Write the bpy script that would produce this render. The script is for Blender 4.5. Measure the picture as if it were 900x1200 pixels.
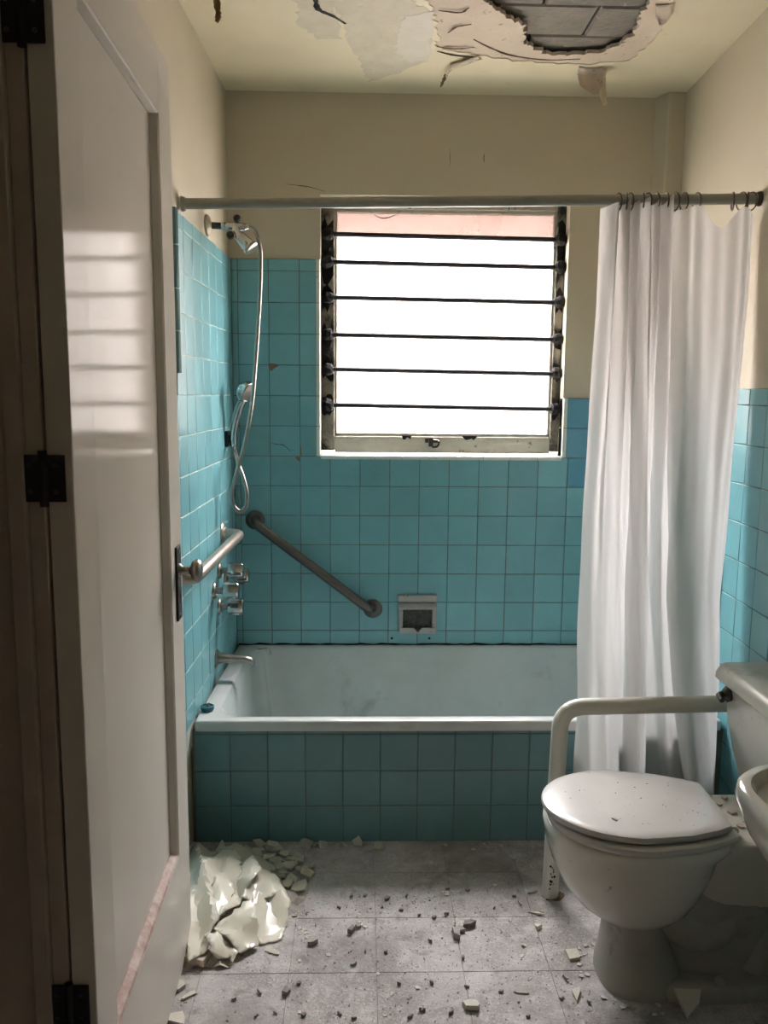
import bpy, bmesh, math, random
from mathutils import Vector, Matrix
from mathutils.geometry import delaunay_2d_cdt

for o in list(bpy.data.objects):
    bpy.data.objects.remove(o, do_unlink=True)
SC = bpy.context.scene
COL = SC.collection
rnd = random.Random(7)

# ------------------------------------------------------------------ camera
H = 1.32
PITCH, YAW, ROLL = 0.1406, 0.026, -0.0085
fwd = Vector((math.sin(YAW) * math.cos(PITCH), math.cos(YAW) * math.cos(PITCH), -math.sin(PITCH)))
right = Vector((math.cos(YAW), -math.sin(YAW), 0))
down = fwd.cross(right)
r2 = right * math.cos(ROLL) + down * math.sin(ROLL)
d2 = -right * math.sin(ROLL) + down * math.cos(ROLL)
cam_d = bpy.data.cameras.new('camera')
cam = bpy.data.objects.new('camera', cam_d)
COL.objects.link(cam)
m = Matrix((r2, -d2, -fwd)).transposed().to_4x4()
m.translation = (0, 0, H)
cam.matrix_world = m
cam_d.sensor_fit = 'VERTICAL'
cam_d.sensor_height = 36
cam_d.sensor_width = 27
cam_d.lens = 970 / 1200 * 36
cam_d.clip_start = 0.02
SC.camera = cam

# ------------------------------------------------------------------ sky and daylight
world = bpy.data.worlds.new('overcast_sky')
SC.world = world
world.use_nodes = True
bg = world.node_tree.nodes['Background']
bg.inputs[1].default_value = 15.0
# standard overcast sky: zenith three times as bright as the horizon
wn, wl = world.node_tree.nodes, world.node_tree.links
tc = wn.new('ShaderNodeTexCoord'); sep = wn.new('ShaderNodeSeparateXYZ'); mr_ = wn.new('ShaderNodeMapRange')
wl.new(tc.outputs['Generated'], sep.inputs[0]); wl.new(sep.outputs['Z'], mr_.inputs[0])
mr_.inputs[1].default_value = 0.0; mr_.inputs[2].default_value = 1.0; mr_.inputs[3].default_value = 1.0; mr_.inputs[4].default_value = 3.0
vm = wn.new('ShaderNodeVectorMath'); vm.operation = 'SCALE'; vm.inputs[0].default_value = (0.99, 0.985, 1.0)
wl.new(mr_.outputs[0], vm.inputs['Scale']); wl.new(vm.outputs[0], bg.inputs[0])
# portal in the window opening: guides the sky light into the room
pl = bpy.data.lights.new('window_portal', 'AREA')
pl.shape = 'RECTANGLE'
pl.size = 0.86
pl.size_y = 0.90
pl.cycles.is_portal = True
po = bpy.data.objects.new('window_portal', pl)
COL.objects.link(po)
po.location = (0.29, 3.17, 1.56)
po.rotation_euler = (math.radians(-90), 0, 0)
SC.view_settings.view_transform = 'Standard'
SC.view_settings.look = 'None'
SC.view_settings.gamma = 1
SC.view_settings.use_curve_mapping = False
SC.view_settings.exposure = 0.88
SC.cycles.use_denoising = True
SC.cycles.max_bounces = 10
SC.cycles.diffuse_bounces = 7
SC.cycles.sample_clamp_indirect = 6

# ------------------------------------------------------------------ materials
MATS = {}
def mat(name, col, rough=0.5, metal=0.0, noise=None, var=0.0, bump=0.0, bscale=60, coat=0.0, spec=0.5,
        stains=(), noise_amt=0.5, nscale=6, coords='Object'):
    """noise: second colour mixed by noise; stains: (scale, lo, hi, colour) overlays; var: per-object brightness change"""
    M = bpy.data.materials.new(name)
    M.use_nodes = True
    nt = M.node_tree
    N, L = nt.nodes, nt.links
    b = N['Principled BSDF']
    b.inputs['Roughness'].default_value = rough
    b.inputs['Metallic'].default_value = metal
    b.inputs['Coat Weight'].default_value = coat
    b.inputs['Coat Roughness'].default_value = 0.06
    b.inputs['Specular IOR Level'].default_value = spec
    geo = N.new('ShaderNodeNewGeometry')
    pos = geo.outputs['Position']
    c = N.new('ShaderNodeRGB')
    c.outputs[0].default_value = (*col, 1)
    cur = c.outputs[0]
    def mix(a, bcol, fac):
        x = N.new('ShaderNodeMix'); x.data_type = 'RGBA'
        L.new(fac, x.inputs['Factor']); L.new(a, x.inputs['A'])
        if isinstance(bcol, tuple): x.inputs['B'].default_value = (*bcol, 1)
        else: L.new(bcol, x.inputs['B'])
        return x.outputs['Result']
    def nz(scale, lo, hi, detail=6, dist=0.3):
        t = N.new('ShaderNodeTexNoise'); t.inputs['Scale'].default_value = scale
        t.inputs['Detail'].default_value = detail; t.inputs['Roughness'].default_value = 0.62
        t.inputs['Distortion'].default_value = dist
        L.new(pos, t.inputs['Vector'])
        r = N.new('ShaderNodeMapRange'); r.inputs[1].default_value = lo; r.inputs[2].default_value = hi
        L.new(t.outputs['Fac'], r.inputs[0])
        return r.outputs[0]
    if noise:
        f = nz(nscale, 0.5 - noise_amt * 0.5, 0.5 + noise_amt * 0.5)
        cur = mix(cur, noise, f)
    for s, lo, hi, sc in stains:
        cur = mix(cur, sc, nz(s, lo, hi))
    if var:
        oi = N.new('ShaderNodeObjectInfo')
        mr = N.new('ShaderNodeMapRange'); mr.inputs[3].default_value = 1 - var; mr.inputs[4].default_value = 1 + var
        L.new(oi.outputs['Random'], mr.inputs[0])
        hs = N.new('ShaderNodeHueSaturation')
        L.new(mr.outputs[0], hs.inputs['Value']); L.new(cur, hs.inputs['Color'])
        cur = hs.outputs['Color']
    L.new(cur, b.inputs['Base Color'])
    if bump:
        t = N.new('ShaderNodeTexNoise'); t.inputs['Scale'].default_value = bscale; t.inputs['Detail'].default_value = 4
        L.new(pos, t.inputs['Vector'])
        bp = N.new('ShaderNodeBump'); bp.inputs['Strength'].default_value = bump; bp.inputs['Distance'].default_value = 0.004
        L.new(t.outputs['Fac'], bp.inputs['Height']); L.new(bp.outputs[0], b.inputs['Normal'])
        if coat: L.new(bp.outputs[0], b.inputs['Coat Normal'])
    MATS[name] = M
    return M

CREAM = (0.53, 0.475, 0.365)
mat('plaster_paint', CREAM, 0.6, noise=(0.49, 0.44, 0.33), nscale=3, bump=0.12, bscale=25,
    stains=((9, 0.66, 0.8, (0.45, 0.38, 0.24)),))
mat('ceiling_paint', (0.74, 0.67, 0.49), 0.55, noise=(0.66, 0.60, 0.43), nscale=4, bump=0.12, bscale=20,
    stains=((7, 0.66, 0.82, (0.5, 0.42, 0.28)),))
mat('undercoat', (0.56, 0.45, 0.35), 0.8, noise=(0.62, 0.53, 0.43), nscale=9, bump=0.5, bscale=60,
    stains=((38, 0.62, 0.72, (0.20, 0.12, 0.07)),))
mat('efflorescence', (0.66, 0.61, 0.49), 0.85, noise=(0.55, 0.50, 0.40), nscale=14, bump=0.5, bscale=70,
    stains=((55, 0.66, 0.74, (0.25, 0.15, 0.09)),))
mat('pale_filler', (0.70, 0.66, 0.58), 0.85, noise=(0.62, 0.58, 0.49), nscale=18, bump=0.3, bscale=50)
mat('block_concrete', (0.15, 0.135, 0.115), 0.9, noise=(0.25, 0.225, 0.19), nscale=10, bump=0.9, bscale=50, var=0.12,
    stains=((30, 0.66, 0.74, (0.5, 0.48, 0.44)),))
mat('dark_gap', (0.012, 0.011, 0.010), 0.9)
mat('brown_rust', (0.11, 0.065, 0.035), 0.9)
TEAL = (0.17, 0.41, 0.45)
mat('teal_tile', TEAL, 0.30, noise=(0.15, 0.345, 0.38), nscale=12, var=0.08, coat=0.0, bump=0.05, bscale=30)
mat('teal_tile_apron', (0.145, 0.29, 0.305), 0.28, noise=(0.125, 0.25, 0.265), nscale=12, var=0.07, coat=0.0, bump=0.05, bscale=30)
mat('blue_tile', (0.07, 0.29, 0.42), 0.16, noise=(0.06, 0.26, 0.37), nscale=12, var=0.06, coat=0.2)
mat('pale_sill_and_glint_tile', (0.66, 0.70, 0.66), 0.15, noise=(0.55, 0.57, 0.5), nscale=14, var=0.05, coat=0.3,  # own colour on the sill, painted highlight on the teal edge tiles
    stains=((40, 0.63, 0.72, (0.25, 0.2, 0.13)),))
mat('grout_dark', (0.085, 0.12, 0.11), 0.9, noise=(0.16, 0.19, 0.17), nscale=20)
mat('grout_light', (0.58, 0.58, 0.50), 0.9, noise=(0.34, 0.38, 0.34), nscale=9)
mat('chipped_clay', (0.22, 0.14, 0.09), 0.95, bump=0.5)
mat('window_paint', (0.36, 0.33, 0.27), 0.75, noise=(0.27, 0.24, 0.19), nscale=18, bump=0.5, bscale=90,
    stains=((11, 0.44, 0.60, (0.022, 0.018, 0.014)), (60, 0.62, 0.7, (0.05, 0.04, 0.03))))
mat('window_paint_clean', (0.46, 0.44, 0.37), 0.7, noise=(0.36, 0.33, 0.27), nscale=18, bump=0.4, bscale=90,
    stains=((40, 0.64, 0.72, (0.07, 0.05, 0.04)),))
mat('black_iron', (0.018, 0.015, 0.017), 0.7, bump=0.3, bscale=200)
mat('grime', (0.012, 0.010, 0.009), 0.95, bump=0.8, bscale=120)
mat('floor_tile', (0.39, 0.355, 0.34), 0.75, noise=(0.24, 0.215, 0.20), nscale=9, noise_amt=0.45, var=0.07, bump=0.25, bscale=120, spec=0.35,
    stains=((3.3, 0.46, 0.66, (0.50, 0.475, 0.465)), (24, 0.50, 0.70, (0.50, 0.475, 0.455)), (190, 0.50, 0.72, (0.58, 0.55, 0.53)), (2.6, 0.50, 0.70, (0.19, 0.16, 0.145)), (17, 0.56, 0.72, (0.22, 0.195, 0.18)), (130, 0.60, 0.72, (0.20, 0.18, 0.165))))
mat('floor_joint', (0.30, 0.27, 0.255), 0.9)
mat('door_paint', (0.60, 0.555, 0.495), 0.10, noise=(0.56, 0.52, 0.46), nscale=3, bump=0.03, bscale=16, spec=0.006,
    stains=((5, 0.66, 0.85, (0.50, 0.46, 0.38)),))
mat('door_worn', (0.36, 0.225, 0.185), 0.6, noise=(0.52, 0.42, 0.37), nscale=40, noise_amt=0.3, bump=0.6, bscale=80)
mat('jamb_paint', (0.44, 0.37, 0.31), 0.4, noise=(0.36, 0.30, 0.25), nscale=5)
mat('hinge_iron', (0.012, 0.011, 0.010), 0.6, 0.3, bump=0.3, bscale=120)
mat('enamel', (0.62, 0.635, 0.62), 0.16, noise=(0.54, 0.555, 0.54), nscale=5, coat=0.3, bump=0.03,
    stains=((6, 0.58, 0.78, (0.40, 0.40, 0.36)),))
mat('enamel_dirty', (0.53, 0.585, 0.58), 0.4, noise=(0.42, 0.47, 0.465), nscale=5,
    stains=((4, 0.58, 0.80, (0.24, 0.25, 0.23)),))
mat('porcelain', (0.64, 0.63, 0.58), 0.14, noise=(0.61, 0.59, 0.52), nscale=5, coat=0.35,
    stains=((28, 0.66, 0.74, (0.33, 0.27, 0.2)),))
mat('porcelain_dusty', (0.58, 0.555, 0.48), 0.32, noise=(0.47, 0.45, 0.39), nscale=6,
    stains=((14, 0.6, 0.74, (0.34, 0.30, 0.24)),))
mat('toilet_base_dirt_shade', (0.38, 0.37, 0.32), 0.4, noise=(0.28, 0.27, 0.23), nscale=8,  # dirt, plus the dark recess behind the column put into the colour
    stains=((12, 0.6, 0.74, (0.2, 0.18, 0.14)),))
mat('seat_plastic', (0.56, 0.53, 0.50), 0.25, noise=(0.50, 0.475, 0.445), nscale=6, coat=0.2,
    stains=((45, 0.68, 0.72, (0.30, 0.2, 0.12)),))
mat('rail_paint', (0.63, 0.61, 0.54), 0.4, noise=(0.55, 0.53, 0.46), nscale=9, bump=0.2, bscale=80)
mat('rod_paint', (0.34, 0.335, 0.29), 0.4, noise=(0.28, 0.27, 0.23), nscale=9)
mat('chrome', (0.62, 0.62, 0.62), 0.16, 1.0, noise=(0.42, 0.41, 0.40), nscale=30)
mat('chrome_dull', (0.40, 0.37, 0.34), 0.32, 1.0, noise=(0.28, 0.26, 0.23), nscale=18)
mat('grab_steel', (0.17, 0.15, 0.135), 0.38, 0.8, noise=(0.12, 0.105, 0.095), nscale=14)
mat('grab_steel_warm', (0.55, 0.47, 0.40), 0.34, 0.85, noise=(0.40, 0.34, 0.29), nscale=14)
mat('black_plastic', (0.015, 0.015, 0.016), 0.45)
mat('knob_dark', (0.07, 0.06, 0.052), 0.28, 0.6)
mat('soap_ceramic', (0.40, 0.385, 0.36), 0.3, noise=(0.33, 0.31, 0.285), nscale=30, stains=((60, 0.6, 0.7, (0.16, 0.11, 0.08)),))
mat('soap_dark_grey', (0.13, 0.125, 0.115), 0.9, noise=(0.05, 0.045, 0.04), nscale=60)  # darker mottled grey for the holder's back plate and tray
mat('teal_dish', (0.01, 0.10, 0.12), 0.3)
mat('paint_sheet', (0.75, 0.71, 0.60), 0.25, noise=(0.70, 0.66, 0.555), nscale=9, coat=0.2, bump=0.06, bscale=40)
mat('plaster_shard', (0.55, 0.52, 0.41), 0.75, noise=(0.46, 0.43, 0.34), nscale=25, var=0.12, bump=0.3, bscale=150)
mat('plaster_white', (0.60, 0.57, 0.49), 0.75, noise=(0.52, 0.48, 0.40), nscale=40, var=0.12, bump=0.3, bscale=150)
mat('plaster_pink', (0.56, 0.47, 0.39), 0.8, noise=(0.48, 0.40, 0.33), nscale=30, bump=0.5, bscale=120)
mat('crumb_grey', (0.40, 0.36, 0.33), 0.9, noise=(0.24, 0.21, 0.19), nscale=80, var=0.35, bump=0.5, bscale=200)
mat('ochre_fibre', (0.26, 0.18, 0.09), 0.9)
mat('exterior_wall', (0.50, 0.45, 0.42), 0.9)
mat('exterior', (0.16, 0.15, 0.13), 0.9)
mat('hall_wall', (0.20, 0.17, 0.14), 0.9)

def curtain_material():
    M = bpy.data.materials.new('curtain_vinyl'); M.use_nodes = True
    nt = M.node_tree; N, L = nt.nodes, nt.links
    for n in list(N): N.remove(n)
    out = N.new('ShaderNodeOutputMaterial')
    d = N.new('ShaderNodeBsdfPrincipled'); d.inputs['Base Color'].default_value = (0.68, 0.66, 0.64, 1); d.inputs['Roughness'].default_value = 0.45
    t = N.new('ShaderNodeBsdfTranslucent'); t.inputs[0].default_value = (0.80, 0.78, 0.77, 1)
    x = N.new('ShaderNodeMixShader'); x.inputs[0].default_value = 0.38
    L.new(d.outputs[0], x.inputs[1]); L.new(t.outputs[0], x.inputs[2]); L.new(x.outputs[0], out.inputs[0])
    geo = N.new('ShaderNodeNewGeometry'); nz = N.new('ShaderNodeTexNoise'); nz.inputs['Scale'].default_value = 14
    L.new(geo.outputs['Position'], nz.inputs['Vector'])
    bp = N.new('ShaderNodeBump'); bp.inputs['Strength'].default_value = 0.25; bp.inputs['Distance'].default_value = 0.012
    L.new(nz.outputs['Fac'], bp.inputs['Height']); L.new(bp.outputs[0], d.inputs['Normal'])
    MATS['curtain_vinyl'] = M
curtain_material()

def pane_material(name, tint, trans, milk):
    """frosted glass: part clear, part diffusing"""
    M = bpy.data.materials.new(name); M.use_nodes = True
    nt = M.node_tree; N, L = nt.nodes, nt.links
    for n in list(N): N.remove(n)
    out = N.new('ShaderNodeOutputMaterial')
    tr = N.new('ShaderNodeBsdfTransparent'); tr.inputs[0].default_value = (*tint, 1)
    tl = N.new('ShaderNodeBsdfTranslucent'); tl.inputs[0].default_value = (*milk, 1)
    x = N.new('ShaderNodeMixShader')
    geo = N.new('ShaderNodeNewGeometry'); nz = N.new('ShaderNodeTexNoise'); nz.inputs['Scale'].default_value = 5; nz.inputs['Detail'].default_value = 8
    L.new(geo.outputs['Position'], nz.inputs['Vector'])
    r = N.new('ShaderNodeMapRange'); r.inputs[1].default_value = 0.3; r.inputs[2].default_value = 0.7
    r.inputs[3].default_value = max(0, trans - 0.12); r.inputs[4].default_value = min(1, trans + 0.12)
    L.new(nz.outputs['Fac'], r.inputs[0])
    L.new(r.outputs[0], x.inputs[0])
    L.new(tr.outputs[0], x.inputs[1]); L.new(tl.outputs[0], x.inputs[2])
    g = N.new('ShaderNodeBsdfGlossy'); g.inputs['Roughness'].default_value = 0.25
    y = N.new('ShaderNodeMixShader'); y.inputs[0].default_value = 0.06
    L.new(x.outputs[0], y.inputs[1]); L.new(g.outputs[0], y.inputs[2]); L.new(y.outputs[0], out.inputs[0])
    MATS[name] = M
pane_material('frosted_glass', (0.99, 0.98, 0.98), 0.12, (0.9, 0.88, 0.86))
pane_material('pink_light_glass', (0.275, 0.245, 0.235), 0.3, (0.25, 0.18, 0.16))  # tint stands in for dim pinkish light from outside

# ------------------------------------------------------------------ mesh helpers
def obj(name, bm, m, parent=None, smooth=False, solid=0.0, subsurf=0, loc=None, bevel=0.0):
    me = bpy.data.meshes.new(name)
    bm.normal_update()
    bm.to_mesh(me); bm.free()
    me.materials.append(MATS[m])
    if smooth:
        for p in me.polygons: p.use_smooth = True
    o = bpy.data.objects.new(name, me)
    COL.objects.link(o)
    if loc is not None: o.location = loc
    if parent is not None: o.parent = parent
    if bevel:
        md = o.modifiers.new('bevel', 'BEVEL'); md.width = bevel; md.segments = 3; md.limit_method = 'ANGLE'; md.angle_limit = math.radians(40)
    if subsurf:
        md = o.modifiers.new('subsurf', 'SUBSURF'); md.levels = subsurf; md.render_levels = subsurf
    if solid:
        md = o.modifiers.new('solid', 'SOLIDIFY'); md.thickness = solid; md.offset = 0
    return o

def smooth_by_angle(o, deg=40):
    me = o.data
    for p in me.polygons: p.use_smooth = True
    try:
        me.set_sharp_from_angle(angle=math.radians(deg))
    except Exception:
        pass
    return o

def empty(name, label=None, cat=None, group=None, loc=(0, 0, 0)):
    o = bpy.data.objects.new(name, None)
    COL.objects.link(o); o.location = loc; o.empty_display_size = 0.05
    if label: o['label'] = label
    if cat: o['category'] = cat
    if group: o['group'] = group
    return o

def tag(o, label, cat=None, group=None, kind=None):
    o['label'] = label
    if cat: o['category'] = cat
    if group: o['group'] = group
    if kind: o['kind'] = kind
    return o

def structure(o, label=None):
    o['kind'] = 'structure'
    if label: o['label'] = label
    return o

def box(bm, x0, x1, y0, y1, z0, z1):
    v = [bm.verts.new((x, y, z)) for z in (z0, z1) for y in (y0, y1) for x in (x0, x1)]
    for f in ((0, 2, 3, 1), (4, 5, 7, 6), (0, 1, 5, 4), (2, 6, 7, 3), (0, 4, 6, 2), (1, 3, 7, 5)):
        bm.faces.new([v[i] for i in f])
    return v

def boxbm(*a):
    bm = bmesh.new(); box(bm, *a); return bm

def quadprism(bm, pts, z0, z1):
    lo = [bm.verts.new((x, y, z0)) for x, y in pts]; hi = [bm.verts.new((x, y, z1)) for x, y in pts]
    n = len(pts)
    bm.faces.new(lo[::-1]); bm.faces.new(hi)
    for i in range(n): bm.faces.new((lo[i], lo[(i + 1) % n], hi[(i + 1) % n], hi[i]))

def rings(bm, rs, cap0=True, cap1=True, closed=True):
    """skin a list of equally long vertex loops"""
    R = [[bm.verts.new(p) for p in r] for r in rs]
    n = len(R[0])
    for a, b in zip(R, R[1:]):
        for i in range(n if closed else n - 1):
            j = (i + 1) % n
            bm.faces.new((a[i], a[j], b[j], b[i]))
    if cap0: bm.faces.new(R[0][::-1])
    if cap1: bm.faces.new(R[-1])
    return R

def tube(bm, path, r, n=14, caps=True):
    path = [Vector(p) for p in path]
    rs = r if isinstance(r, (list, tuple)) else [r] * len(path)
    up = Vector((0, 0, 1))
    t0 = (path[1] - path[0]).normalized()
    if abs(t0.dot(up)) > 0.95: up = Vector((1, 0, 0))
    nrm = (up - t0 * up.dot(t0)).normalized()
    out = []
    for i, p in enumerate(path):
        if i == 0: t = t0
        elif i == len(path) - 1: t = (path[i] - path[i - 1]).normalized()
        else: t = ((path[i + 1] - path[i]).normalized() + (path[i] - path[i - 1]).normalized()).normalized()
        nrm = (nrm - t * nrm.dot(t)).normalized()
        b = t.cross(nrm)
        out.append([p + (nrm * math.cos(a) + b * math.sin(a)) * rs[i] for a in [2 * math.pi * k / n for k in range(n)]])
    rings(bm, out, caps, caps)

def lathe(bm, prof, org, axis, n=20):
    """prof: list of (radius, distance along axis)"""
    org = Vector(org); ax = Vector(axis).normalized()
    s = Vector((0, 0, 1)) if abs(ax.z) < 0.9 else Vector((1, 0, 0))
    u = (s - ax * s.dot(ax)).normalized(); v = ax.cross(u)
    rings(bm, [[org + ax * d + (u * math.cos(a) + v * math.sin(a)) * max(r, 1e-4) for a in [2 * math.pi * k / n for k in range(n)]] for r, d in prof])

def catmull(pts, k=8):
    P = [Vector(p) for p in pts]
    P = [P[0] * 2 - P[1]] + P + [P[-1] * 2 - P[-2]]
    out = []
    for i in range(1, len(P) - 2):
        a, b, c, d = P[i - 1:i + 3]
        for j in range(k):
            t = j / k
            out.append(0.5 * ((2 * b) + (c - a) * t + (2 * a - 5 * b + 4 * c - d) * t * t + (3 * b - a - 3 * c + d) * t ** 3))
    out.append(P[-2])
    return out

def bent(pts, r, k=6):
    """polyline with rounded corners"""
    P = [Vector(p) for p in pts]
    out = [P[0]]
    for a, b, c in zip(P, P[1:], P[2:]):
        u = (a - b).normalized(); v = (c - b).normalized()
        d = min(r, (a - b).length * 0.49, (c - b).length * 0.49)
        p, q = b + u * d, b + v * d
        for j in range(k + 1):
            t = j / k
            out.append(p * (1 - t) ** 2 + b * 2 * t * (1 - t) + q * t * t)
    out.append(P[-1])
    return out

def superloop(cx, cy, z, hx, hy, n=32, e=2.5):
    out = []
    for k in range(n):
        a = 2 * math.pi * k / n
        c, s = math.cos(a), math.sin(a)
        out.append((cx + hx * math.copysign(abs(c) ** (2 / e), c), cy + hy * math.copysign(abs(s) ** (2 / e), s), z))
    return out

def flat_poly(bm, outer, holes, z, dz):
    """horizontal slab with holes between z and z+dz"""
    vs, es = [], []
    for loop in [outer] + holes:
        s = len(vs); vs += [Vector(p) for p in loop]
        es += [(s + i, s + (i + 1) % len(loop)) for i in range(len(loop))]
    r = delaunay_2d_cdt(vs, es, [], 0, 1e-6)
    V, F = r[0], r[2]
    def inside(p, loop):
        c = False
        for i in range(len(loop)):
            a, b = loop[i], loop[i - 1]
            if (a[1] > p[1]) != (b[1] > p[1]) and p[0] < (b[0] - a[0]) * (p[1] - a[1]) / (b[1] - a[1]) + a[0]: c = not c
        return c
    lo = [bm.verts.new((p[0], p[1], z)) for p in V]; hi = [bm.verts.new((p[0], p[1], z + dz)) for p in V]
    for f in F:
        c = sum((V[i] for i in f), Vector((0, 0))) / len(f)
        if inside(c, outer) and not any(inside(c, h) for h in holes):
            bm.faces.new([lo[i] for i in f][::-1]); bm.faces.new([hi[i] for i in f])
    bm.edges.ensure_lookup_table()
    for e in [e for e in bm.edges if len(e.link_faces) == 1 and abs(e.verts[0].co.z - z) < 1e-6]:
        a, b = e.verts
        ia, ib = lo.index(a), lo.index(b)
        try: bm.faces.new((a, b, hi[ib], hi[ia]))
        except ValueError: pass
    bmesh.ops.recalc_face_normals(bm, faces=bm.faces)
    for v in [v for v in bm.verts if not v.link_faces]: bm.verts.remove(v)

def ragged(loop, amp, n, seed):
    """subdivide a closed outline and make it ragged"""
    q = random.Random(seed); out = []
    for i in range(len(loop)):
        a, b = Vector(loop[i]), Vector(loop[(i + 1) % len(loop)])
        for j in range(n):
            p = a.lerp(b, j / n)
            out.append((p.x + q.uniform(-amp, amp), p.y + q.uniform(-amp, amp)))
    return out

# ------------------------------------------------------------------ room shell
D = 3.0475            # front of the tiles on the window wall
GL, GR = 0.0235, 0.04
def xl(y): return -0.473 + math.tan(GL) * (y - D)      # tile face, left wall
def xr(y): return 1.070 + math.tan(GR) * (y - 2.32)    # tile face, right wall
CEIL = 2.36
YB = -1.3             # wall behind the camera
TT = 0.010            # tile thickness
WX0, WX1, WZ0, WZ1 = -0.155, 0.735, 1.10, 2.02         # window opening

# floor slab and floor tiles
bm = bmesh.new()
quadprism(bm, [(-0.62, YB), (1.15, YB), (1.15, 3.2), (-0.62, 3.2)], -0.12, -0.0022)
floor = structure(obj('floor', bm, 'floor_joint'), 'dusty grey tiled floor strewn with plaster')
def slab_mesh(name, w, h, t, m, ch=0.0012):
    bm = bmesh.new()
    def loop(i, z): return [(-w / 2 + i, -h / 2 + i, z), (w / 2 - i, -h / 2 + i, z), (w / 2 - i, h / 2 - i, z), (-w / 2 + i, h / 2 - i, z)]
    rings(bm, [loop(0, -t), loop(0, -ch), loop(ch, 0)], cap0=False)
    me = bpy.data.meshes.new(name); bm.normal_update(); bm.to_mesh(me); bm.free(); me.materials.append(MATS[m]); return me
FT = 0.2015
fm = slab_mesh('floor_tile', FT - 0.0010, FT - 0.0010, 0.006, 'floor_tile', 0.0006)
for i in range(-3, 6):
    for j in range(-7, 4):
        cx, cy = 0.037 + (i + 0.5) * FT, 1.944 + (j - 0.5) * FT
        if cx - FT / 2 > 1.08 or cy - FT / 2 > 2.31: continue
        o = bpy.data.objects.new('floor_tile', fm); COL.objects.link(o); o.parent = floor
        o.location = (cx, cy, rnd.uniform(-0.0004, 0)); o.rotation_euler = (rnd.uniform(-.0015, .0015), rnd.uniform(-.0015, .0015), rnd.uniform(-.003, .003))

# window wall
bm = bmesh.new()
y0, y1 = D + TT, D + 0.20
box(bm, -0.62, WX0, y0, y1, 0, CEIL + .1); box(bm, WX1, 1.25, y0, y1, 0, CEIL + .1)
box(bm, WX0, WX1, y0, y1, 0, WZ0 - 0.012); box(bm, WX0, WX1, y0, y1, WZ1, CEIL + .1)
wall_back = structure(obj('wall_back', bm, 'plaster_paint'), 'cream painted wall with teal tiles around the window')
# left wall with doorway towards the camera side
bm = bmesh.new()
def lw(a, b, z0, z1, off=TT, th=0.16):
    quadprism(bm, [(xl(a) - off - th, a), (xl(a) - off, a), (xl(b) - off, b), (xl(b) - off - th, b)], z0, z1)
lw(1.20, 3.1, 0, CEIL + .1); lw(0.36, 1.20, 2.04, CEIL + .1); lw(YB, 0.36, 0, CEIL + .1)
wall_left = structure(obj('wall_left', bm, 'plaster_paint'), 'cream painted wall with teal tiles beside the tub')
bm = bmesh.new()
quadprism(bm, [(xr(YB) + TT, YB), (xr(YB) + .2, YB), (xr(3.2) + .2, 3.2), (xr(3.2) + TT, 3.2)], 0, CEIL + .1)
wall_right = structure(obj('wall_right', bm, 'plaster_paint'), 'cream painted wall with teal tile wainscot behind toilet')
wall_front = structure(obj('wall_front', boxbm(-0.8, 1.3, YB - .15, YB, 0, CEIL + .1), 'plaster_paint'), 'plain wall behind the viewer')
# boxed pipe in the far right corner
bm = bmesh.new()
quadprism(bm, [(1.018, D + TT + .002), (1.046, 2.992), (xr(2.992) + TT + .01, 2.992), (xr(3.06) + TT + .01, D + TT + .002)], 1.35, CEIL)
structure(obj('trim_1', bm, 'plaster_paint', bevel=0.006), 'narrow boxed pipe in the corner by the ceiling')
# dark hall beyond the doorway
bm = bmesh.new()
box(bm, -2.1, -2.0, -0.6, 2.2, 0, 2.4); box(bm, -2.0, -0.70, -0.7, -0.6, 0, 2.4); box(bm, -2.0, -0.70, 2.2, 2.3, 0, 2.4)
structure(obj('wall_hall', bm, 'hall_wall'), 'dim hall wall beyond the doorway')
structure(obj('floor_hall', boxbm(-2.1, -0.62, -0.7, 2.3, -.12, -.002), 'hall_wall'), 'dim hall floor beyond the doorway')
structure(obj('ceiling_hall', boxbm(-2.1, -0.69, -0.7, 2.3, 2.4, 2.5), 'hall_wall'), 'dim hall ceiling beyond the doorway')

structure(obj('ground_added_outside', boxbm(-9, 9, D + .5, D + 14, -3.2, -3.0), 'exterior'), 'dark ground added outside to cut light from below')  # added, unseen: keeps light from below the horizon low

structure(obj('wall_added_outside', boxbm(-9, 9, D + 4.5, D + 4.9, -3.2, 3.7), 'exterior_wall'), 'pinkish wall added outside the window to weaken level light')  # added, unseen: blocks low sky so light falls more from above

# ------------------------------------------------------------------ ceiling with the hole
HOLE = [(0.306, 2.359), (0.354, 2.416), (0.412, 2.481), (0.446, 2.507), (0.461, 2.551), (0.465, 2.609), (0.486, 2.651), (0.557, 2.704), (0.627, 2.72), (0.712, 2.69), (0.761, 2.638), (0.78, 2.577), (0.773, 2.492), (0.756, 2.414), (0.761, 2.339), (0.73, 2.24), (0.60, 2.17), (0.43, 2.19), (0.33, 2.27)]
PEEL = [(0.163, 2.366), (0.179, 2.414), (0.204, 2.518), (0.219, 2.603), (0.205, 2.645), (0.239, 2.681), (0.335, 2.715), (0.461, 2.755), (0.571, 2.77), (0.709, 2.777), (0.83, 2.731), (0.855, 2.573), (0.832, 2.41), (0.812, 2.337), (0.79, 2.2), (0.63, 2.10), (0.40, 2.10), (0.22, 2.2)]
OUT = [(-0.70, YB - .1), (1.2, YB - .1), (1.2, 3.12), (-0.62, 3.12)]
bm = bmesh.new(); flat_poly(bm, OUT, [ragged(PEEL, 0.008, 6, 1)], CEIL, 0.0025)
ceiling = structure(obj('ceiling', bm, 'ceiling_paint'), 'cream ceiling with peeling paint and a broken hole')
bm = bmesh.new(); flat_poly(bm, OUT, [ragged(HOLE, 0.010, 7, 2)], CEIL + 0.0026, 0.011)
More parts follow.
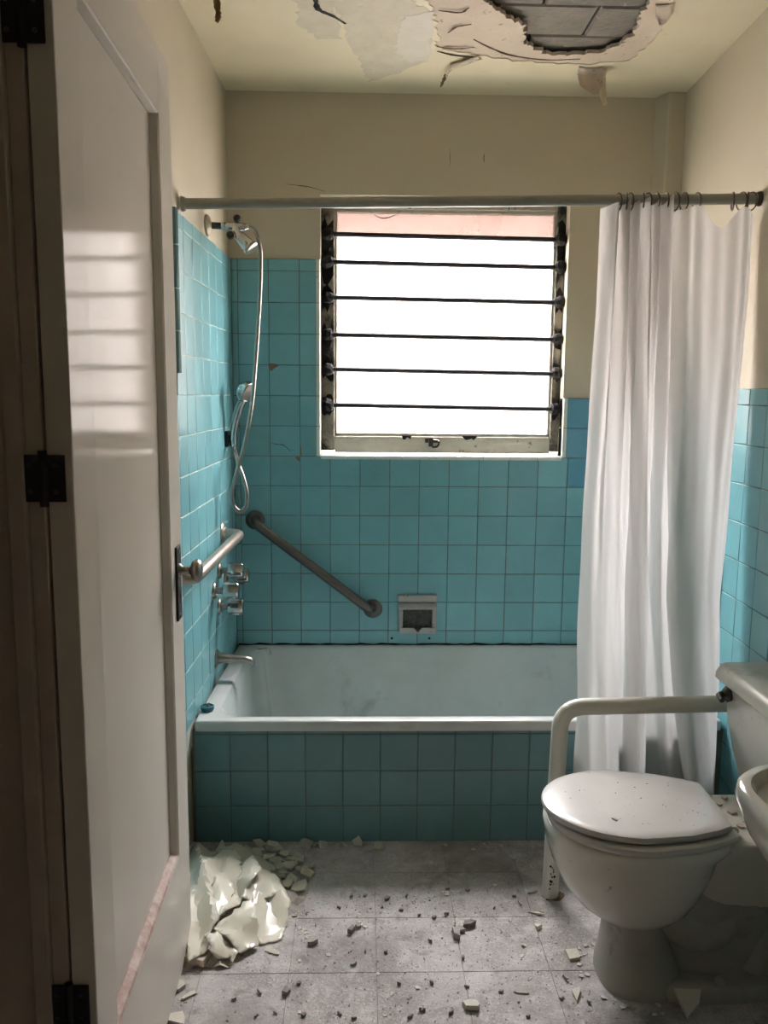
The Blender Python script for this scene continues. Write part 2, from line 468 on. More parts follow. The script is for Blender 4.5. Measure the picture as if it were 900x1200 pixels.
obj('plaster_layer', bm, 'undercoat', ceiling)['label'] = 'pinkish bare plaster around the hole'
# exposed blocks above
blk = slab_mesh('concrete_block', 0.36, 0.186, 0.08, 'block_concrete', 0.006)
for r in range(-1, 3):
    for c in range(-1, 3):
        o = bpy.data.objects.new('concrete_block', blk); COL.objects.link(o); o.parent = ceiling
        o.location = (0.49 + (c - 0.5) * 0.365 + (r % 2) * 0.16, 2.44 + (r - .5) * 0.19, CEIL + 0.022 + rnd.uniform(0, .004))
        o.rotation_euler = (math.pi, 0, rnd.uniform(-.01, .01))
bm = boxbm(-0.75, 1.3, YB - .15, 3.3, CEIL + .125, CEIL + .2)
obj('roof_slab', bm, 'block_concrete', ceiling)
# patches of bare and salt-bloomed plaster
PALE = [(-0.098, 2.377), (-0.071, 2.466), (-0.045, 2.645), (-0.007, 2.825), (0.013, 2.955), (0.118, 2.861), (0.207, 2.76), (0.188, 2.439), (0.118, 2.368), (0.02, 2.30)]
PALE2 = [(0.111, 2.458), (0.185, 2.434), (0.202, 2.76), (0.141, 2.777), (0.09, 2.7), (0.099, 2.551)]
PALE3 = [(-0.211, 2.362), (-0.18, 2.42), (-0.199, 2.509), (-0.133, 2.619), (-0.07, 2.616), (-0.078, 2.477), (-0.098, 2.357)]
for k, (P, mm, dz) in enumerate(((PALE, 'efflorescence', .0011), (PALE2, 'pale_filler', .0018), (PALE3, 'efflorescence', .0015))):
    bm = bmesh.new(); flat_poly(bm, ragged(P, 0.008, 7, 20 + k), [], CEIL - dz, 0.001)
    obj('plaster_patch', bm, mm, ceiling)['label'] = ('grey salt-bloomed patch', 'whitish filler patch', 'grey bare patch by the crack')[k]
def ribbon(name, pts, w, m, parent, z=None, q=None):
    """thin strip along a path on the ceiling or a wall"""
    q = q or random.Random(len(pts)); bm = bmesh.new(); P = catmull(pts, 5)
    A = []
    for i, p in enumerate(P):
        t = (P[min(i + 1, len(P) - 1)] - P[max(i - 1, 0)]).normalized()
        s = Vector((-t.y, t.x, 0)) if z is not None else Vector((-t.z, 0, t.x))
        ww = w * (0.25 + 0.75 * math.sin(math.pi * min(max(i / (len(P) - 1), .06), .94))) * q.uniform(.6, 1.2)
        A.append((bm.verts.new(p + s * ww / 2), bm.verts.new(p - s * ww / 2)))
    for a, b in zip(A, A[1:]): bm.faces.new((a[0], a[1], b[1], b[0]))
    return obj(name, bm, m, parent, solid=0.0012)
zc = CEIL - 0.0022
ribbon('ceiling_crack', [(-0.14, 2.33, zc), (-0.132, 2.379, zc), (-0.127, 2.428, zc), (-0.089, 2.467, zc), (-0.055, 2.513, zc)], 0.016, 'dark_gap', ceiling, z=1)
ribbon('ceiling_crack', [(0.321, 2.61, CEIL + .002), (0.38, 2.668, CEIL + .002), (0.455, 2.722, CEIL + .002), (0.567, 2.75, CEIL + .002), (0.672, 2.738, CEIL + .002)], 0.009, 'brown_rust', ceiling, z=1)
for P in ([(0.22, 2.69, zc), (0.28, 2.72, zc), (0.36, 2.73, zc)], [(0.215, 2.655, zc), (0.27, 2.67, zc), (0.33, 2.655, zc)], [(0.24, 2.56, zc), (0.26, 2.52, zc), (0.30, 2.50, zc)], [(0.20, 2.42, zc), (0.26, 2.43, zc), (0.28, 2.40, zc)]):
    ribbon('ceiling_crack', P, 0.008, 'brown_rust', ceiling, z=1)
# hanging flaps of paint
def flap(name, pts, widths, m, seed, wdir=(1, 0, 0)):
    q = random.Random(seed); P = catmull(pts, 5); bm = bmesh.new(); W = Vector(wdir); rows = []
    for i, p in enumerate(P):
        t = i / (len(P) - 1) * (len(widths) - 1); k = min(int(t), len(widths) - 2)
        w = widths[k] + (widths[k + 1] - widths[k]) * (t - k)
        rows.append([bm.verts.new(p + W * (s * w + q.uniform(-.002, .002)) + Vector((0, math.cos(s * 5) * .008, 0))) for s in (-.5, -.2, .15, .5)])
    for a, b in zip(rows, rows[1:]):
        for i in range(3): bm.faces.new((a[i], a[i + 1], b[i + 1], b[i]))
    return obj(name, bm, m, ceiling, smooth=True, solid=0.0014)
flap('paint_flap', [(0.72, 2.79, CEIL - .002), (0.725, 2.82, CEIL - .015), (0.73, 2.825, CEIL - .045), (0.742, 2.815, CEIL - .075)], [0.075, .085, .075, .02], 'undercoat', 4)['label'] = 'peeling flap hanging beside the hole'
flap('paint_flap', [(0.755, 2.80, CEIL - .002), (0.765, 2.83, CEIL - .02), (0.77, 2.83, CEIL - .07), (0.778, 2.82, CEIL - .105)], [0.03, .028, .022, .012], 'ceiling_paint', 6)
flap('paint_flap', [(-0.39, 2.36, CEIL - .001), (-0.392, 2.375, CEIL - .02), (-0.39, 2.376, CEIL - .045), (-0.392, 2.373, CEIL - .062)], [0.016, .015, .014, .012], 'ochre_fibre', 8)['label'] = 'brown strip dangling near the left wall'
flap('paint_flap', [(0.36, 2.735, CEIL - .001), (0.31, 2.765, CEIL - .010), (0.275, 2.80, CEIL - .012), (0.262, 2.84, CEIL - .02)], [0.03, .03, .02, .006], 'undercoat', 9, (0.4, .9, 0))
flap('paint_flap', [(0.262, 2.83, CEIL - .015), (0.257, 2.87, CEIL - .022), (0.252, 2.9, CEIL - .03)], [0.012, .012, .004], 'brown_rust', 10)
flap('paint_flap', [(0.80, 2.36, CEIL), (0.815, 2.41, CEIL - .008), (0.82, 2.44, CEIL - .02)], [0.06, .05, .02], 'undercoat', 11, (.8, -.3, 0))

# ------------------------------------------------------------------ wall tiles
_tm = {}
def tile_mesh(w, h, m):
    k = (round(w, 4), round(h, 4), m)
    if k not in _tm:
        bm = bmesh.new()
        def loop(i, y): return [(-w / 2 + i, y, -h / 2 + i), (-w / 2 + i, y, h / 2 - i), (w / 2 - i, y, h / 2 - i), (w / 2 - i, y, -h / 2 + i)]
        c = min(0.0022, w / 5, h / 5)
        rings(bm, [loop(0, -TT + .001), loop(0, -.0014), loop(c * .35, -.0004), loop(c, 0)], cap0=False)
        bmesh.ops.recalc_face_normals(bm, faces=bm.faces)
        me = bpy.data.meshes.new('tile'); bm.normal_update(); bm.to_mesh(me); bm.free(); me.materials.append(MATS[m])
        for p in me.polygons: p.use_smooth = len(me.polygons) - 1 != p.index
        _tm[k] = me
    return _tm[k]
GAP = 0.0024
def put_tile(parent, c, n, w, h, m, jit=1.0, name='tile'):
    if w < 0.012 or h < 0.012: return
    o = bpy.data.objects.new(name, tile_mesh(w - GAP, h - GAP, m)); COL.objects.link(o); o.parent = parent
    Y = Vector(n).normalized(); Z = Vector((0, 0, 1)); X = Y.cross(Z)
    R = Matrix((X, Y, Z)).transposed().to_4x4()
    R = R @ Matrix.Rotation(rnd.gauss(0, .0035) * jit, 4, 'X') @ Matrix.Rotation(rnd.gauss(0, .0035) * jit, 4, 'Z') @ Matrix.Rotation(rnd.gauss(0, .003) * jit, 4, 'Y')
    R.translation = Vector(c) + Y * rnd.uniform(-.0006, .0003) * jit
    o.matrix_world = R
    return o
P = 0.11
# window wall
ux = [-0.473, -0.4508] + [-0.3408 + P * k for k in range(0, 13)] + [1.04]
rows_low = [0.372, 0.434] + [0.434 + P * k for k in range(1, 7)]
def grout(parent, x0, x1, z0, z1, m='grout_dark'):
    obj('grout_bed', boxbm(x0, x1, D + 0.0016, D + TT + .001, z0, z1), m, parent)
grout(wall_back, -0.473, 1.06, 0.30, 1.0895)
grout(wall_back, -0.473, WX0 - 0.004, 1.0895, 1.796)
grout(wall_back, WX1 + .004, 1.06, 1.0895, 1.314)
for a, b in zip(ux, ux[1:]):
    for z0, z1 in zip(rows_low, rows_low[1:]):
        if 0.135 < (a + b) / 2 < 0.285 and .43 < (z0 + z1) / 2 < .575 and abs((a + b) / 2 - .209) < .05 and False: continue
        put_tile(wall_back, ((a + b) / 2, D, (z0 + z1) / 2), (0, -1, 0), b - a, z1 - z0, 'teal_tile')
hi_rows = [1.094 + P * k for k in range(0, 7)] + [1.796]
for a, b in zip([-0.473, -0.4508, -0.3408, -0.2308], [-0.4508, -0.3408, -0.2308, WX0 - 0.016]):
    for z0, z1 in zip(hi_rows, hi_rows[1:]):
        put_tile(wall_back, ((a + b) / 2, D, (z0 + z1) / 2), (0, -1, 0), b - a, z1 - z0, 'teal_tile')
for a, b in ((WX1 + .016, 0.869), (0.869, 0.979), (0.979, 1.05)):
    for z0, z1 in ((1.094, 1.204), (1.204, 1.314)):
        put_tile(wall_back, ((a + b) / 2, D, (z0 + z1) / 2), (0, -1, 0), b - a, z1 - z0, 'blue_tile')
o = put_tile(wall_back, ((WX1 + .024 + .869) / 2, D - .0012, 1.04), (0, -1, 0), .869 - WX1 - .026, P - .002, 'blue_tile')
# bullnose trims round the window opening
def bullnose(parent, length, r, depth, m, name, loc, rot):
    """quarter-round edge tile: profile in local x (out of the wall face) / y (into the reveal), run along local z"""
    prof = [(0, depth), (0, r)] + [(r - r * math.cos(t), r - r * math.sin(t)) for t in [math.pi / 2 * k / 6 for k in range(1, 7)]] + [(0.016, 0), (0.016, 0.009), (0.009, 0.009), (0.009, depth)]
    bm = bmesh.new()
    rings(bm, [[(x, y, z) for x, y in prof] for z in (-length / 2 + .001, length / 2 - .001)])
    bmesh.ops.recalc_face_normals(bm, faces=bm.faces)
    o = obj(name, bm, m, parent); smooth_by_angle(o, 30)
    R = Matrix.Rotation(0, 4, 'Z'); o.matrix_world = Matrix.Translation(loc) @ rot
    return o
I4 = Matrix.Identity(4)
for z0, z1 in zip(hi_rows, hi_rows[1:]):          # left edge of the window (rounds from the wall into the reveal)
    bullnose(wall_back, z1 - z0, 0.008, 0.055, 'pale_sill_and_glint_tile', 'edge_tile', (WX0, D - .0005, (z0 + z1) / 2), Matrix.Scale(-1, 4, (1, 0, 0)))  # teal glaze coloured pale to paint in the window's highlight
for z0, z1 in ((1.094, 1.204), (1.204, 1.314)):
    bullnose(wall_back, z1 - z0, 0.008, 0.055, 'pale_sill_and_glint_tile', 'edge_tile', (WX1, D - .0005, (z0 + z1) / 2), I4)  # same painted highlight along the right edge
sx = WX0
while sx < WX1 - 0.01:                            # sill tiles
    e = min(sx + 0.1, WX1)
    rot = Matrix(((0, 0, 1, 0), (0, 1, 0, 0), (-1, 0, 0, 0), (0, 0, 0, 1)))
    bullnose(wall_back, e - sx, 0.010, 0.075, 'pale_sill_and_glint_tile', 'sill_tile', ((sx + e) / 2, D - .001, WZ0), rot)
    sx = e
# chips and cracks in the tiles
def shard2d(name, pts, y, m, parent):
    bm = bmesh.new()
    rings(bm, [[(x, y + .004, z) for x, z in pts], [(x, y - .0008, z) for x, z in pts]])
    bmesh.ops.recalc_face_normals(bm, faces=bm.faces)
    return obj(name, bm, m, parent)
shard2d('chipped_spot', [(-0.343, 1.43), (-0.318, 1.428), (-0.305, 1.421), (-0.322, 1.412), (-0.331, 1.402), (-0.342, 1.407)], D, 'chipped_clay', wall_back)
shard2d('chipped_spot', [(-0.250, 1.092), (-0.232, 1.092), (-0.232, 1.074), (-0.240, 1.080)], D, 'chipped_clay', wall_back)
shard2d('chipped_spot', [(-0.2305, 1.10), (-0.2255, 1.10), (-0.2275, 1.135), (-0.2305, 1.13)], D, 'chipped_clay', wall_back)
ribbon('tile_crack', [(-0.336, D - .0006, 1.142), (-0.315, D - .0006, 1.137), (-0.29, D - .0006, 1.134), (-0.268, D - .0006, 1.115), (-0.255, D - .0006, 1.118)], 0.0025, 'dark_gap', wall_back)
for x in (0.113, 0.256):
    bm = bmesh.new(); lathe(bm, [(.005, 0), (.005, .0006)], (x, D - .0002, .404), (0, -1, 0), 10)
    obj('screw_hole', bm, 'dark_gap', wall_back)
ribbon('plaster_crack', [(-0.275, D + TT - .0004, 2.052), (-0.23, D + TT - .0004, 2.048), (-0.19, D + TT - .0004, 2.043), (-0.141, D + TT - .0004, 2.030)], 0.0028, 'brown_rust', wall_back)
ribbon('plaster_crack', [(0.423, D + TT - .0004, 2.165), (0.421, D + TT - .0004, 2.15), (0.423, D + TT - .0004, 2.135)], 0.0035, 'brown_rust', wall_back)
ribbon('plaster_crack', [(0.30, D + TT - .0004, 2.18), (0.302, D + TT - .0004, 2.14), (0.30, D + TT - .0004, 2.12)], 0.0018, 'brown_rust', wall_back)

# left wall tiles
nl = (math.cos(GL), -math.sin(GL), 0)
YE = 2.238
ys = [D, D - 0.05]
while ys[-1] - P > YE: ys.append(ys[-1] - P)
ys.append(YE)
zs_full = [0.372, 0.434] + [0.434 + P * k for k in range(1, 13)] + [1.796]
bm = bmesh.new()
def lbed(a, b, z0, z1):
    quadprism(bm, [(xl(a) - TT - .001, a), (xl(a) - .0016, a), (xl(b) - .0016, b), (xl(b) - TT - .001, b)], z0, z1)
lbed(YE + .002, D + .005, .30, 1.796); lbed(1.21, YE + .002, 0, 1.314)
obj('grout_bed', bm, 'grout_light', wall_left)
for a, b in zip(ys, ys[1:]):
    for z0, z1 in zip(zs_full, zs_full[1:]):
        c = (a + b) / 2
        put_tile(wall_left, (xl(c), c, (z0 + z1) / 2), nl, a - b, z1 - z0, 'teal_tile')
ys2 = [YE - P * k for k in range(0, 10)]
zs_low = [0.0, 0.104] + [0.104 + P * k for k in range(1, 12)]
for a, b in zip(ys2, ys2[1:]):
    for z0, z1 in zip(zs_low, zs_low[1:]):
        c = (a + b) / 2
        put_tile(wall_left, (xl(c), c, (z0 + z1) / 2), nl, a - b, z1 - z0, 'teal_tile')
# thick end cap of the taller tiled part, facing the camera
zc0 = 1.372
while zc0 < 1.79:
    zc1 = min(zc0 + P, 1.796)
    bm = bmesh.new()
    quadprism(bm, [(xl(YE) - TT, YE - .012), (xl(YE) + .006, YE - .010), (xl(YE) + .012, YE + .002), (xl(YE) - TT, YE + .004)], zc0 + .0008, zc1 - .0008)
    obj('edge_tile', bm, 'teal_tile_apron', wall_left, bevel=.003)  # darker tile colour puts in the shade of this face
    zc0 = zc1

# right wall tiles
nr = (-math.cos(GR), math.sin(GR), 0)
bm = bmesh.new()
def rbed(a, b, z0, z1):
    quadprism(bm, [(xr(a) + .0016, a), (xr(a) + TT + .002, a), (xr(b) + TT + .002, b), (xr(b) + .0016, b)], z0, z1)
rbed(0.98, D, 0, 1.345)
obj('grout_bed', bm, 'grout_dark', wall_right)
yb = 2.395
yr = [yb - P * k for k in range(0, 13)]
zr = [0.0, 0.09] + [0.09 + P * k for k in range(1, 12)] + [1.345]
for a, b in zip(yr, yr[1:]):
    for z0, z1 in zip(zr, zr[1:]):
        c = (a + b) / 2
        put_tile(wall_right, (xr(c), c, (z0 + z1) / 2), nr, a - b, z1 - z0, 'teal_tile')
yr2 = [yb + .035 + P * k for k in range(0, 6)] + [D]
for a, b in zip(yr2, yr2[1:]):
    for z0, z1 in zip(zr[4:], zr[5:]):
        c = (a + b) / 2
        put_tile(wall_right, (xr(c), c, (z0 + z1) / 2), nr, b - a, z1 - z0, 'teal_tile')
for z0, z1 in zip(zr, zr[1:]):                      # rounded vertical edge strip
    bm = bmesh.new()
    quadprism(bm, [(xr(yb) + TT, yb + .034), (xr(yb) - .010, yb + .030), (xr(yb) - .016, yb + .018), (xr(yb) - .012, yb + .006), (xr(yb) - .001, yb + .001), (xr(yb) + TT, yb + .001)][::-1], z0 + .001, z1 - .001)
    bmesh.ops.recalc_face_normals(bm, faces=bm.faces)
    smooth_by_angle(obj('edge_tile', bm, 'teal_tile', wall_right), 60)

# ------------------------------------------------------------------ window
win = empty('window_1', loc=(0.29, D + .07, WZ0)); win['kind'] = 'structure'; win['label'] = 'frosted window with black horizontal bars and grimy frame'
win.location = (0, 0, 0)
FY0, FY1 = D + .062, D + .105
GX0, GX1, GZ0, GZ1 = -0.107, 0.703, 1.166, 1.985
def wpart(name, m, *a, bev=.003):
    return obj(name, boxbm(*a), m, win, bevel=bev)
wpart('frame_stile', 'window_paint', WX0, GX0, FY0, FY1, WZ0 + .012, WZ1)
wpart('frame_stile', 'window_paint', GX1, WX1, FY0, FY1, WZ0 + .012, WZ1)
wpart('frame_rail', 'window_paint_clean', GX0, GX1, FY0, FY1, WZ0 + .004, GZ0)
wpart('frame_rail', 'window_paint_clean', GX0, GX1, FY0, FY1, GZ1, WZ1)
for x0, x1, z0, z1 in ((GX0 - .002, GX0 + .010, GZ0, GZ1), (GX1 - .010, GX1 + .002, GZ0, GZ1)):
    wpart('glazing_bead', 'window_paint_clean', x0, x1, FY0 + .008, FY1 - .01, z0, z1, bev=.002)
wpart('glazing_bead', 'window_paint_clean', GX0, GX1, FY0 + .008, FY1 - .01, GZ0 - .002, GZ0 + .012, bev=.002)
wpart('glazing_bead', 'window_paint_clean', GX0, GX1, FY0 + .008, FY1 - .01, GZ1 - .012, GZ1 + .002, bev=.002)
BARS = [1.888, 1.791, 1.666, 1.533, 1.408, 1.278]
edges = [GZ1] + BARS + [GZ0]
for k, (z1, z0) in enumerate(zip(edges, edges[1:])):
    o = obj('pane', boxbm(GX0 + .002, GX1 - .002, FY0 + .022, FY0 + .026, z0 + .001, z1 - .001), 'pink_light_glass' if k == 0 else 'frosted_glass', win)
    o['label'] = 'top pane tinted for dim pinkish light from outside' if k == 0 else 'white frosted pane'
for k, z in enumerate(BARS):
    bm = bmesh.new(); tl = 0.006
    tube(bm, [(WX0 + .004, D + .050, z + .004), (WX1 - .004, D + .050, z - .006)], 0.0088, 10)
    bo = smooth_by_angle(obj('bar', bm, 'black_iron', win))
    for s, x in ((1, WX0 + .026), (-1, WX1 - .019)):
        q = random.Random(k * 2 + s)
        zz = z + .004 * s
        bm = bmesh.new()
        lathe(bm, [(.004, -.022), (.017, -.020), (.022, -.006), (.020, .010), (.013, .017), (.008, .022)], (x, D + .052, zz), (s, 0, 0), 10)
        for v in bm.verts: v.co += Vector((q.uniform(-.003, .003), q.uniform(-.002, .002), q.uniform(-.004, .004)))
        obj('bar_socket', bm, 'grime', bo)
# grime blotches spread on the stiles round each bar end
for k, z in enumerate(BARS):
    for side, (xa, xb) in enumerate(((WX0 + .001, GX0 - .004), (GX1 + .004, WX1 - .001))):
        q = random.Random(50 + k * 2 + side)
        big = 1.5 if k < 2 else 1.0
        pts = []
        for j in range(16):
            a = 2 * math.pi * j / 16
            pts.append((min(max((xa + xb) / 2 + math.cos(a) * .034 * q.uniform(.6, 1.2), xa), xb), z + math.sin(a) * .036 * big * q.uniform(.55, 1.5)))
        bm = bmesh.new()
        rings(bm, [[(x, FY0 - .0004, zz) for x, zz in pts], [(x, FY0 - .0012, zz) for x, zz in pts]])
        bmesh.ops.recalc_face_normals(bm, faces=bm.faces)
        obj('grime_patch', bm, 'grime', win)
# latch and mould at the bottom rail
bm = bmesh.new(); box(bm, .232, .285, FY0 - .008, FY0, GZ0 - .022, GZ0 - .006); box(bm, .245, .262, FY0 - .018, FY0 - .006, GZ0 - .036, GZ0 - .004)
tube(bm, bent([(.262, FY0 - .014, GZ0 - .012), (.285, FY0 - .022, GZ0 - .014), (.280, FY0 - .022, GZ0 - .036), (.258, FY0 - .018, GZ0 - .038)], .01), .004, 8)
obj('latch', bm, 'knob_dark', win)
for x0, x1 in ((.145, .182), (.37, .43)):
    q = random.Random(int(x0 * 1000)); pts = [(x0, GZ0 + .004)] + [(x0 + (x1 - x0) * j / 8, GZ0 + .001 - q.uniform(.004, .014)) for j in range(1, 8)] + [(x1, GZ0 + .004)]
    bm = bmesh.new(); rings(bm, [[(x, FY0 - .0003, z) for x, z in pts], [(x, FY0 - .0015, z) for x, z in pts]]); bmesh.ops.recalc_face_normals(bm, faces=bm.faces)
    obj('grime_patch', bm, 'grime', win)
ribbon('cobweb', [(0.02, FY0 - .002, 1.975), (0.06, FY0 - .002, 1.952), (0.10, FY0 - .002, 1.958), (0.13, FY0 - .002, 1.975)], .0035, 'grime', win)

# ------------------------------------------------------------------ bathtub
tub = empty('bathtub', 'white enamel bathtub with dirty basin set behind teal apron', 'bathtub')
RZ = 0.380
TX0, TX1, TY0, TY1 = -0.486, 1.062, 2.300, D + .004
N = 72
def rrect(x0, x1, y0, y1, r, z, n=N):
    """rounded rectangle with n points, starting mid right side"""
    L = []
    for cx, cy, a0 in ((x1 - r, y1 - r, 0), (x0 + r, y1 - r, 90), (x0 + r, y0 + r, 180), (x1 - r, y0 + r, 270)):
        for k in range(n // 4):
            a = math.radians(a0 + 90 * k / (n // 4 - 1)); L.append((cx + r * math.cos(a), cy + r * math.sin(a), z))
    return L
bm = bmesh.new()
rings(bm, [rrect(TX0, TX1, TY0, TY1, .012, RZ - .031), rrect(TX0, TX1, TY0 - .002, TY1, .014, RZ - .010),
           rrect(TX0 + .002, TX1 - .002, TY0, TY1 - .002, .016, RZ - .003), rrect(TX0 + .007, TX1 - .007, TY0 + .006, TY1 - .006, .02, RZ),
           rrect(TX0 + .045, TX1 - .06, TY0 + .036, TY1 - .024, .09, RZ - .001), rrect(TX0 + .055, TX1 - .07, TY0 + .045, TY1 - .030, .09, RZ - .006)], False, False)
for v in bm.verts:                                 # left wall is slightly out of square
    if v.co.x < -.40: v.co.x += (xl(v.co.y) - xl(2.30)) * 1.0
tub_rim = smooth_by_angle(obj('rim', bm, 'enamel', tub), 50)
bm = bmesh.new()
rings(bm, [rrect(TX0 + .055, TX1 - .07, TY0 + .045, TY1 - .030, .09, RZ - .006), rrect(TX0 + .066, TX1 - .09, TY0 + .058, TY1 - .040, .10, RZ - .03),
           rrect(TX0 + .085, TX1 - .14, TY0 + .085, TY1 - .062, .12, .22), rrect(TX0 + .11, TX1 - .20, TY0 + .11, TY1 - .085, .13, .09),
           rrect(TX0 + .15, TX1 - .26, TY0 + .15, TY1 - .125, .13, .05), rrect(TX0 + .3, TX1 - .4, TY0 + .25, TY1 - .25, .08, .043)], False, True)
for v in bm.verts:
    if v.co.x < -.36: v.co.x += (xl(v.co.y) - xl(2.30)) * 1.0
bmesh.ops.recalc_face_normals(bm, faces=bm.faces)
smooth_by_angle(obj('basin', bm, 'enamel_dirty', tub), 60)['label'] = 'greyish soiled inside of the tub'
bm = bmesh.new()
lathe(bm, [(.034, 0), (.034, .006), (.028, .010), (.010, .012)], (TX0 + .083, 2.56, .255), (1, -.05, .12), 18)
ov = smooth_by_angle(obj('overflow_plate', bm, 'chrome_dull', tub))
for k in range(5):
    bm = bmesh.new(); a = math.radians(72 * k)
    lathe(bm, [(.006, 0), (.006, .002)], (TX0 + .0945, 2.56 + math.cos(a) * .019, .257 + math.sin(a) * .019), (1, -.05, .12), 8); obj('overflow_hole', bm, 'dark_gap', ov)
# dark mould line along the wall joint
bm = bmesh.new(); q = random.Random(9); A = []
for k in range(60):
    x = TX0 + .02 + (TX1 - TX0 - .04) * k / 59
    A.append((bm.verts.new((x, D - .001, RZ + .001 + q.uniform(.0, .006))), bm.verts.new((x, D - .004 - q.uniform(0, .010), RZ + .0008))))
for a, b in zip(A, A[1:]): bm.faces.new((a[0], a[1], b[1], b[0]))
obj('mould_seam', bm, 'grime', tub, solid=.0008)
# tiled apron under the rim
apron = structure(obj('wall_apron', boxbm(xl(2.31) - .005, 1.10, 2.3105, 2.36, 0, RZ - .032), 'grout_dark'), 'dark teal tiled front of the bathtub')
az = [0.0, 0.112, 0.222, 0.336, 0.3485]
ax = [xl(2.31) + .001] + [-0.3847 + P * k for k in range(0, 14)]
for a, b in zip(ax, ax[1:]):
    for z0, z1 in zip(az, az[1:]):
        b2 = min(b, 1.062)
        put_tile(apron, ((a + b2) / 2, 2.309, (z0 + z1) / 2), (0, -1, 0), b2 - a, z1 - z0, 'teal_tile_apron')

# little teal dish on the tub corner
dish = empty('small_dish', 'small dark teal round dish on the left corner of the tub rim', 'dish', loc=(-0.462, 2.385, RZ))
bm = bmesh.new(); lathe(bm, [(.012, 0), (.019, .002), (.0205, .007), (.0205, .013), (.017, .0145), (.015, .011), (.003, .010)], (0, 0, .0005), (0, 0, 1), 20)
smooth_by_angle(obj('dish_body', bm, 'teal_dish', dish))
bm = bmesh.new(); tube(bm, [(0, .002, .010), (.002, .001, .020), (.006, -.001, .0235)], [.004, .0035, .002], 8); obj('dish_knob', bm, 'chrome_dull', dish)

# ------------------------------------------------------------------ soap holder
soap = empty('soap_holder', 'grey ceramic soap holder set in the teal wall above the tub', 'soap holder')
sx0, sx1, sz0, sz1 = 0.137, 0.281, 0.432, 0.575
def sp(name, m, *a, bev=.004): return obj(name, boxbm(*a), m, soap, bevel=bev)
sp('side_frame', 'soap_ceramic', sx0, sx0 + .017, D - .016, D + .004, sz0, sz1 - .04); sp('side_frame', 'soap_ceramic', sx1 - .017, sx1, D - .016, D + .004, sz0, sz1 - .04)
sp('top_frame', 'soap_ceramic', sx0 - .002, sx1 + .002, D - .018, D + .004, sz1 - .026, sz1)
bm = bmesh.new()
pr = [(D - .003, sz1 - .026), (D - .012, sz1 - .030), (D - .030, sz1 - .044), (D - .030, sz1 - .052), (D - .010, sz1 - .054), (D - .002, sz1 - .050)]
rings(bm, [[(x, y, z) for y, z in pr] for x in (sx0, sx1)]); bmesh.ops.recalc_face_normals(bm, faces=bm.faces)
obj('hood', bm, 'soap_ceramic', soap, bevel=.002)
sp('back_plate', 'soap_dark_grey', sx0 + .012, sx1 - .012, D - .001, D + .002, sz0 + .005, sz1 - .04, bev=0)
bm = bmesh.new()
pts = [(sx0 + .006, sz0), (sx1 - .006, sz0), (sx1 - .006, sz0 + .021), (.2265, sz0 + .021), (.219, sz0 + .016), (.214, sz0 + .007), (.209, sz0 + .004), (.204, sz0 + .007), (.199, sz0 + .016), (.1915, sz0 + .021), (sx0 + .006, sz0 + .021)]
rings(bm, [[(x, D - .034, z) for x, z in pts], [(x, D - .028, z) for x, z in pts]]); bmesh.ops.recalc_face_normals(bm, faces=bm.faces)
obj('front_lip', bm, 'soap_ceramic', soap)
sp('tray', 'soap_dark_grey', sx0 + .008, sx1 - .008, D - .029, D, sz0 + .001, sz0 + .012, bev=.001)

# ------------------------------------------------------------------ grab bars
def grab(name, label, pts, r, rad, m, n1, n2):
    g = empty(name, label, 'grab bar')
    bm = bmesh.new(); tube(bm, bent(pts, rad, 8), r, 18); smooth_by_angle(obj('bar', bm, m, g), 60)
    for p, n in ((pts[0], n1), (pts[-1], n2)):
        if n is None: continue
        bm = bmesh.new(); lathe(bm, [(.036, 0), (.036, .003), (.032, .007), (.021, .010), (.0195, .013)], p, n, 26); smooth_by_angle(obj('wall_flange', bm, m, g))
    return g
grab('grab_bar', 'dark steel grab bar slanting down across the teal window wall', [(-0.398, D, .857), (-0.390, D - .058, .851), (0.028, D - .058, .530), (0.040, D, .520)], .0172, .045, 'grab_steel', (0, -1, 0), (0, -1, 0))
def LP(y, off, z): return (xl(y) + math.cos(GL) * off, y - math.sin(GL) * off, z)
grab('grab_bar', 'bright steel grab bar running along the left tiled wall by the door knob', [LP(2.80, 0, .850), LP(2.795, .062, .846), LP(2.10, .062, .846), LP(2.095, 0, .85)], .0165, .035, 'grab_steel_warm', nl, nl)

# ------------------------------------------------------------------ shower
sh = empty('wall_shower', 'small chrome shower head on a wall arm with hose outlet', 'shower head')
S = LP(2.69, 0, 1.838)
bm = bmesh.new(); lathe(bm, [(.032, -.008), (.032, -.003), (.026, .003), (.012, .008)], S, (1, 0, 0), 22); smooth_by_angle(obj('wall_plate', bm, 'plaster_paint', sh))
def so(dx, dy, dz): return (S[0] + dx, S[1] + dy, S[2] + dz)
bm = bmesh.new(); tube(bm, [so(-.005, 0, 0), so(.052, -.002, -.002)], .0105, 12); smooth_by_angle(obj('arm', bm, 'black_plastic', sh))
bm = bmesh.new()
tube(bm, [so(.038, -.002, -.002), so(.048, -.002, -.002), so(.049, -.002, -.002), so(.075, -.002, -.003), so(.08, -.002, -.003), so(.112, -.003, -.004), so(.114, -.003, -.004), so(.122, -.003, -.004)], [.0125, .0125, .0105, .0105, .013, .012, .009, .009], 12)
tube(bm, [so(.078, -.003, 0), so(.090, -.006, -.022), so(.098, -.008, -.036)], [.012, .012, .011], 12)
vb = smooth_by_angle(obj('diverter_valve', bm, 'chrome', sh), 40)
for d in ((.066, -.008, -.030), (.086, .002, .022)):
    bm = bmesh.new(); lathe(bm, [(.006, -.010), (.011, -.008), (.012, .004), (.008, .009)], so(*d), (.1, -.8, .3), 12); smooth_by_angle(obj('diverter_knob', bm, 'black_plastic', vb))
